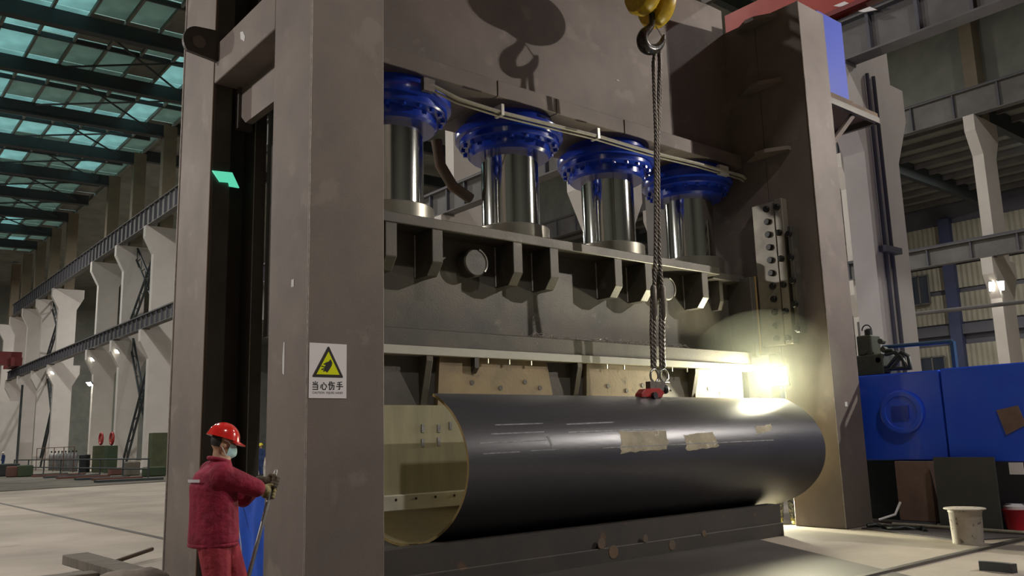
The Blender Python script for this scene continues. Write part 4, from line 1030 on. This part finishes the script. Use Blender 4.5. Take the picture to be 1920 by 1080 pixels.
# floor items at the right
p = on(1816, 1019, 2, 0)
bk = thing('paint_bucket', p, 'spattered white bucket with a flat lid on top', 'bucket')
rb_ = .212
MB().lathe([(rb_*.93, 0), (rb_, .42), (rb_*1.04, .43), (rb_*1.04, .46), (rb_*.97, .46)], p, 'Z', 28).build('bucket_body', M['bucketp'], bk, 40)
MB().lathe([(rb_*1.25, .465), (rb_*1.3, .475), (rb_*1.25, .485), (rb_*.4,.495)], p, 'Z', 28).build('bucket_lid', M['bucketp'], bk, 40)
p = on(1909, 993, 2, 0)
bk = thing('red_bucket', p, 'small red bucket at the right edge of the floor', 'bucket')
MB().lathe([(.15, 0), (.19, .30), (.2, .31)], p, 'Z', 24).build('bucket_body', M['redb'], bk, 40)
MB().lathe([(.17, .312), (.17, .36), (.12, .40)], p, 'Z', 20).build('white_contents', M['signw'], bk, 40)
p = on(1862, 1074, 2, 0)
mb = MB(); arc = [(p.x + .6*math.cos(a) - .42, p.y + .6*math.sin(a)) for a in np.linspace(-.34, .34, 8)]; arc2 = [(p.x + .52*math.cos(a) - .42, p.y + .52*math.sin(a)) for a in np.linspace(.34, -.34, 8)]
o = MB().prism([(x, y) for x, y in arc + arc2], 2, 0, .10).build('curved_block', M['boxpanel']); tag(o, 'small curved grey steel offcut on the floor at lower right', 'offcut')
# trench angle bar along the floor and raised strip beside the press
tag(BX((8.6, 5.10, 0), (14.3, 5.18, .035)).build('angle_bar', M['steel_dark']), 'long dark steel angle lying on the floor below the bucket', 'bar')
mb = MB().prism([(13.6, 7.6), (14.3, 7.55), (14.35, 5.2), (13.9, 5.2), (12.9, 5.7)], 2, 0, .02); tag(mb.build('floor_plate', mat('purple_grey_plate', (.12,.105,.115), .5, .2, (.09,.08,.085), 3, 5)), 'dark purplish steel plate lying beside the right column foot', 'plate')
tag(MB().tube([(14.05, 7.3, .06), (14.15, 6.9, .05), (14.1, 6.2, .045), (14.05, 5.4, .045), (14.0, 4.4, .03)], .03, 8).build('pale_hose', M['cable'], None, 60), 'pale hose lying in front of the blue machine', 'hose')
tag(MB().tube([(14.0, 7.5, .12), (14.22, 7.32, .20), (14.3, 7.25, .40)], .022, 8).build('white_tube', M['signw'], None, 60), 'short white bent tube at the right column foot', 'tube')
p = on(1785, 990, 2, 0); tag(BX((p.x-.05, p.y-.32, .0), (p.x+.0, p.y+.32, .06)).build('white_batten', M['signw']), 'short white batten left of the spattered bucket', 'batten')
hs = MB(); P = [(13.7 + .15*math.sin(k*.9), 7.55 - .09*k, .045 + .02*math.sin(k*2.1)) for k in range(12)]
tag(hs.tube(P, .035, 8).build('dark_hose', M['hose'], None, 60), 'dark hose lying at the foot of the right press column', 'hose')
# ------------------------------------------------------------------ floor items at the left
a = on(140, 1056, 2, .1); b = on(262, 1084, 2, .05)
d = Vector((b.x-a.x, b.y-a.y, 0)).normalized(); nrm = Vector((-d.y, d.x, 0))
tb_ = MB(); w_ = .17
vs = [a - nrm*w_, b - nrm*w_ - d*.15, b + nrm*w_ - d*.15, a + nrm*w_]
vs = [Vector((v.x, v.y, .01)) for v in vs]; vs[0].z = vs[3].z = .10
tb_.add(vs + [v + Vector((0,0,.13)) for v in vs], [(3,2,1,0),(4,5,6,7),(0,1,5,4),(1,2,6,5),(2,3,7,6),(3,0,4,7)])
tag(tb_.build('timber_baulk', M['timber'], None, bevel=.01), 'thick weathered timber baulk propped at an angle on the floor', 'timber')
tag(BX((a.x-1.1, a.y-1.25, 0), (a.x+.0, a.y-.95, .10)).build('timber_baulk', M['timber'], None, bevel=.01), 'dark timber sleeper lying under the propped baulk', 'timber')
p = on(238, 1050, 2, .06); tag(MB().cyl(p + Vector((-.5,-.5,0)), p + Vector((.45,.35,.08)), .03, n=8).build('rusty_rod', M['rust']), 'short rusty rod lying behind the dusty stone', 'rod')
p = on(312, 1094, 2, .0); p.x -= .38; st = MB(); st.ball((p.x, p.y, .06), (.42, .36, .17), 24, 14)
for v in st.v: v += (v - Vector((p.x, p.y, .06))).normalized() * .09 * noise.noise(v*3.2); v.z = max(v.z, 0)
tag(st.build('stone_block', M['sack'], None, 60), 'dusty rounded stone at the foot of the rear press column', 'stone')
# far clutter at the foot of the column row
def far(px, py, X=17.6): p = on(px, py, 0, X); return Vector((X, p.y, max(0, p.z)))
def fbox(nm, px0, px1, py0, py1, X, m, label, cat, dx=.8):
    a = on(px0, py0, 0, X); yb = a.y; z1 = a.z; k = (1600/ (a - EYE).length)
    w_ = (px1-px0)/k/1.03
    return tag(BX((X, yb-dx, 0.03), (X + w_, yb, z1)).build(nm, m, None, bevel=.02), label, cat)
o = fbox('tool_cabinet', 279, 308, 812, 875, 18.3, M['green'], 'tall olive green cabinet against the nearest far column', 'cabinet'); 
o = fbox('waste_bin', 174, 195, 836, 866, 17.4, M['green'], 'olive waste bin left half of the pair of bins', 'bin')
o = fbox('waste_bin', 196, 213, 836, 866, 17.4, M['dgreen'], 'dark green waste bin right half of the pair of bins', 'bin')
for k, px in enumerate((187, 207)):
    p = on(px, 833, 0, 17.8); tg = MB().tube([(p.x, p.y - .3 + .42*math.cos(a), p.z + .42 + .42*math.sin(a)) for a in np.linspace(0, 2*math.pi, 20, endpoint=False)], .09, 8, True)
    tag(tg.build('cable_coil', M['clampred'], None, 70), ['red coil lying on the olive waste bin', 'red coil lying on the dark green waste bin'][k], 'coil')
p = far(160, 840, 17.0); 
tag(MB().lathe([(.38,.03),(.40,.1),(.38,.5),(.40,.55),(.38,.95),(.40,1.0),(.40,1.35),(.36,1.38)], (17.0, p.y, 0), 'Z', 20).build('oil_drum', M['drum'], None, 40), 'black drum between gas cylinder rack and olive bin', 'drum')
rk = None
proto = thing('gas_cylinder', (0,0,0), 'x', 'gas cylinder', 'gas cylinders in the rack')
bodym = MB().lathe([(.17,.05),(.19,.08),(.19,1.3),(.16,1.44),(.07,1.52),(.06,1.60)], (0,0,0), 'Z', 14).build('cylinder_body', M['gas'], proto, 50)
MB().lathe([(.07,1.60),(.07,1.70),(.03,1.74)], (0,0,0), 'Z', 8).build('valve_cap', M['bolt'], proto, 50)
for k in range(8):
    g = proto if k == 0 else copy_tree(proto)
    px = 97 + 6.6*k; p = far(px, 845, 17.2 + .15*(k % 2))
    g.location = (p.x, p.y, 0.0); g['label'] = 'grey gas cylinder number %s from the left in the rack' % ('one two three four five six seven eight'.split()[k])
rl = thing('rack_railing', far(70, 850, 17.0), 'thin rusty rail frame around the gas cylinders', 'railing')
pa, pb = far(69, 850, 16.6), far(139, 850, 16.6)
for k in range(5):
    q = pa.lerp(pb, k/4); MB().cyl((q.x, q.y, .03), (q.x, q.y, 2.0), .035, n=6).build('post', M['cart'], rl)
for z in (1.1, 2.0): MB().cyl((pa.x, pa.y, z), (pb.x, pb.y, z), .03, n=6).build('rail', M['cart'], rl)
gr = thing('guard_rail', far(150, 850, 14.0), 'long dark guard rail across the far left floor', 'railing')
pa, pb = on(28, 852, 0, 13.2), on(280, 846, 0, 15.2)
for z in (.55, 1.1): MB().cyl((pa.x, pa.y, z), (pb.x, pb.y, z), .05, n=6).build('rail', M['beam'], gr)
for k in range(8):
    q = pa.lerp(pb, k/7); MB().cyl((q.x, q.y, .03), (q.x, q.y, 1.12), .045, n=6).build('post', M['beam'], gr)
fbox('blue_cabinet', 3, 22, 822, 850, 17.8, M['bluecab'], 'dark blue cabinet behind the worker at the left edge', 'cabinet')
pt = thing('partition_wall', far(18, 760, 18.5), 'low white partition panel at the far left edge', 'partition')
p = on(38, 752, 0, 18.5); BX((10, p.y, .03), (18.5, p.y+.3, p.z)).build('panel', M['white'], pt); MB().cyl((18.6, p.y, .03), (18.6, p.y, p.z+1.8), .12, n=8).build('post', M['beam'], pt)
for k, (px, X, sx, sy, sz, m, l) in enumerate([(12, 11.5, 1.6, 1.2, .9, 'drum', 'dark heap of scrap at the far left edge'), (30, 11.5, 1.0, .8, .75, 'cart', 'rusty cart standing beside the far scrap heap'),
        (48, 12.0, .9, .8, .8, 'dgreen', 'green crate standing right of the rusty cart'), (226, 16.5, 1.4, .6, .5, 'cart', 'low rusty box between bins and lattice brace'), (248, 16.3, .9, .5, .9, 'timber', 'tan box at the foot of the lattice brace'),
        (290, 16.5, 1.2, .8, .6, 'dgreen', 'dark green box in front of the olive cabinet')]):
    p = far(px, 860, X)
    mb = BX((X-sx/2, p.y-sy/2, .03), (X+sx/2, p.y+sy/2, sz)); 
    o = mb.build(['scrap_heap','cart_box','crate','rusty_box','tan_box','green_box'][k], M[m], None, bevel=.06); tag(o, l, 'box' if k else 'scrap')
rs = random.Random(5)
for k in range(7):
    p = far(75 + 28*k + rs.random()*8, 872, 13.4 + .3*(k % 2)); p.z = 0
    d = .35
    tag(BX((p.x-1.2-rs.random()*.5, p.y-d, .03), (p.x+1.2+rs.random()*.5, p.y+d, .15)).build('steel_billet', M['cart' if k % 2 else 'beam']), 'flat steel billet lying on the dark far floor, %s from the left' % 'first second third fourth fifth sixth seventh'.split()[k], 'billet', 'billets on the far floor')
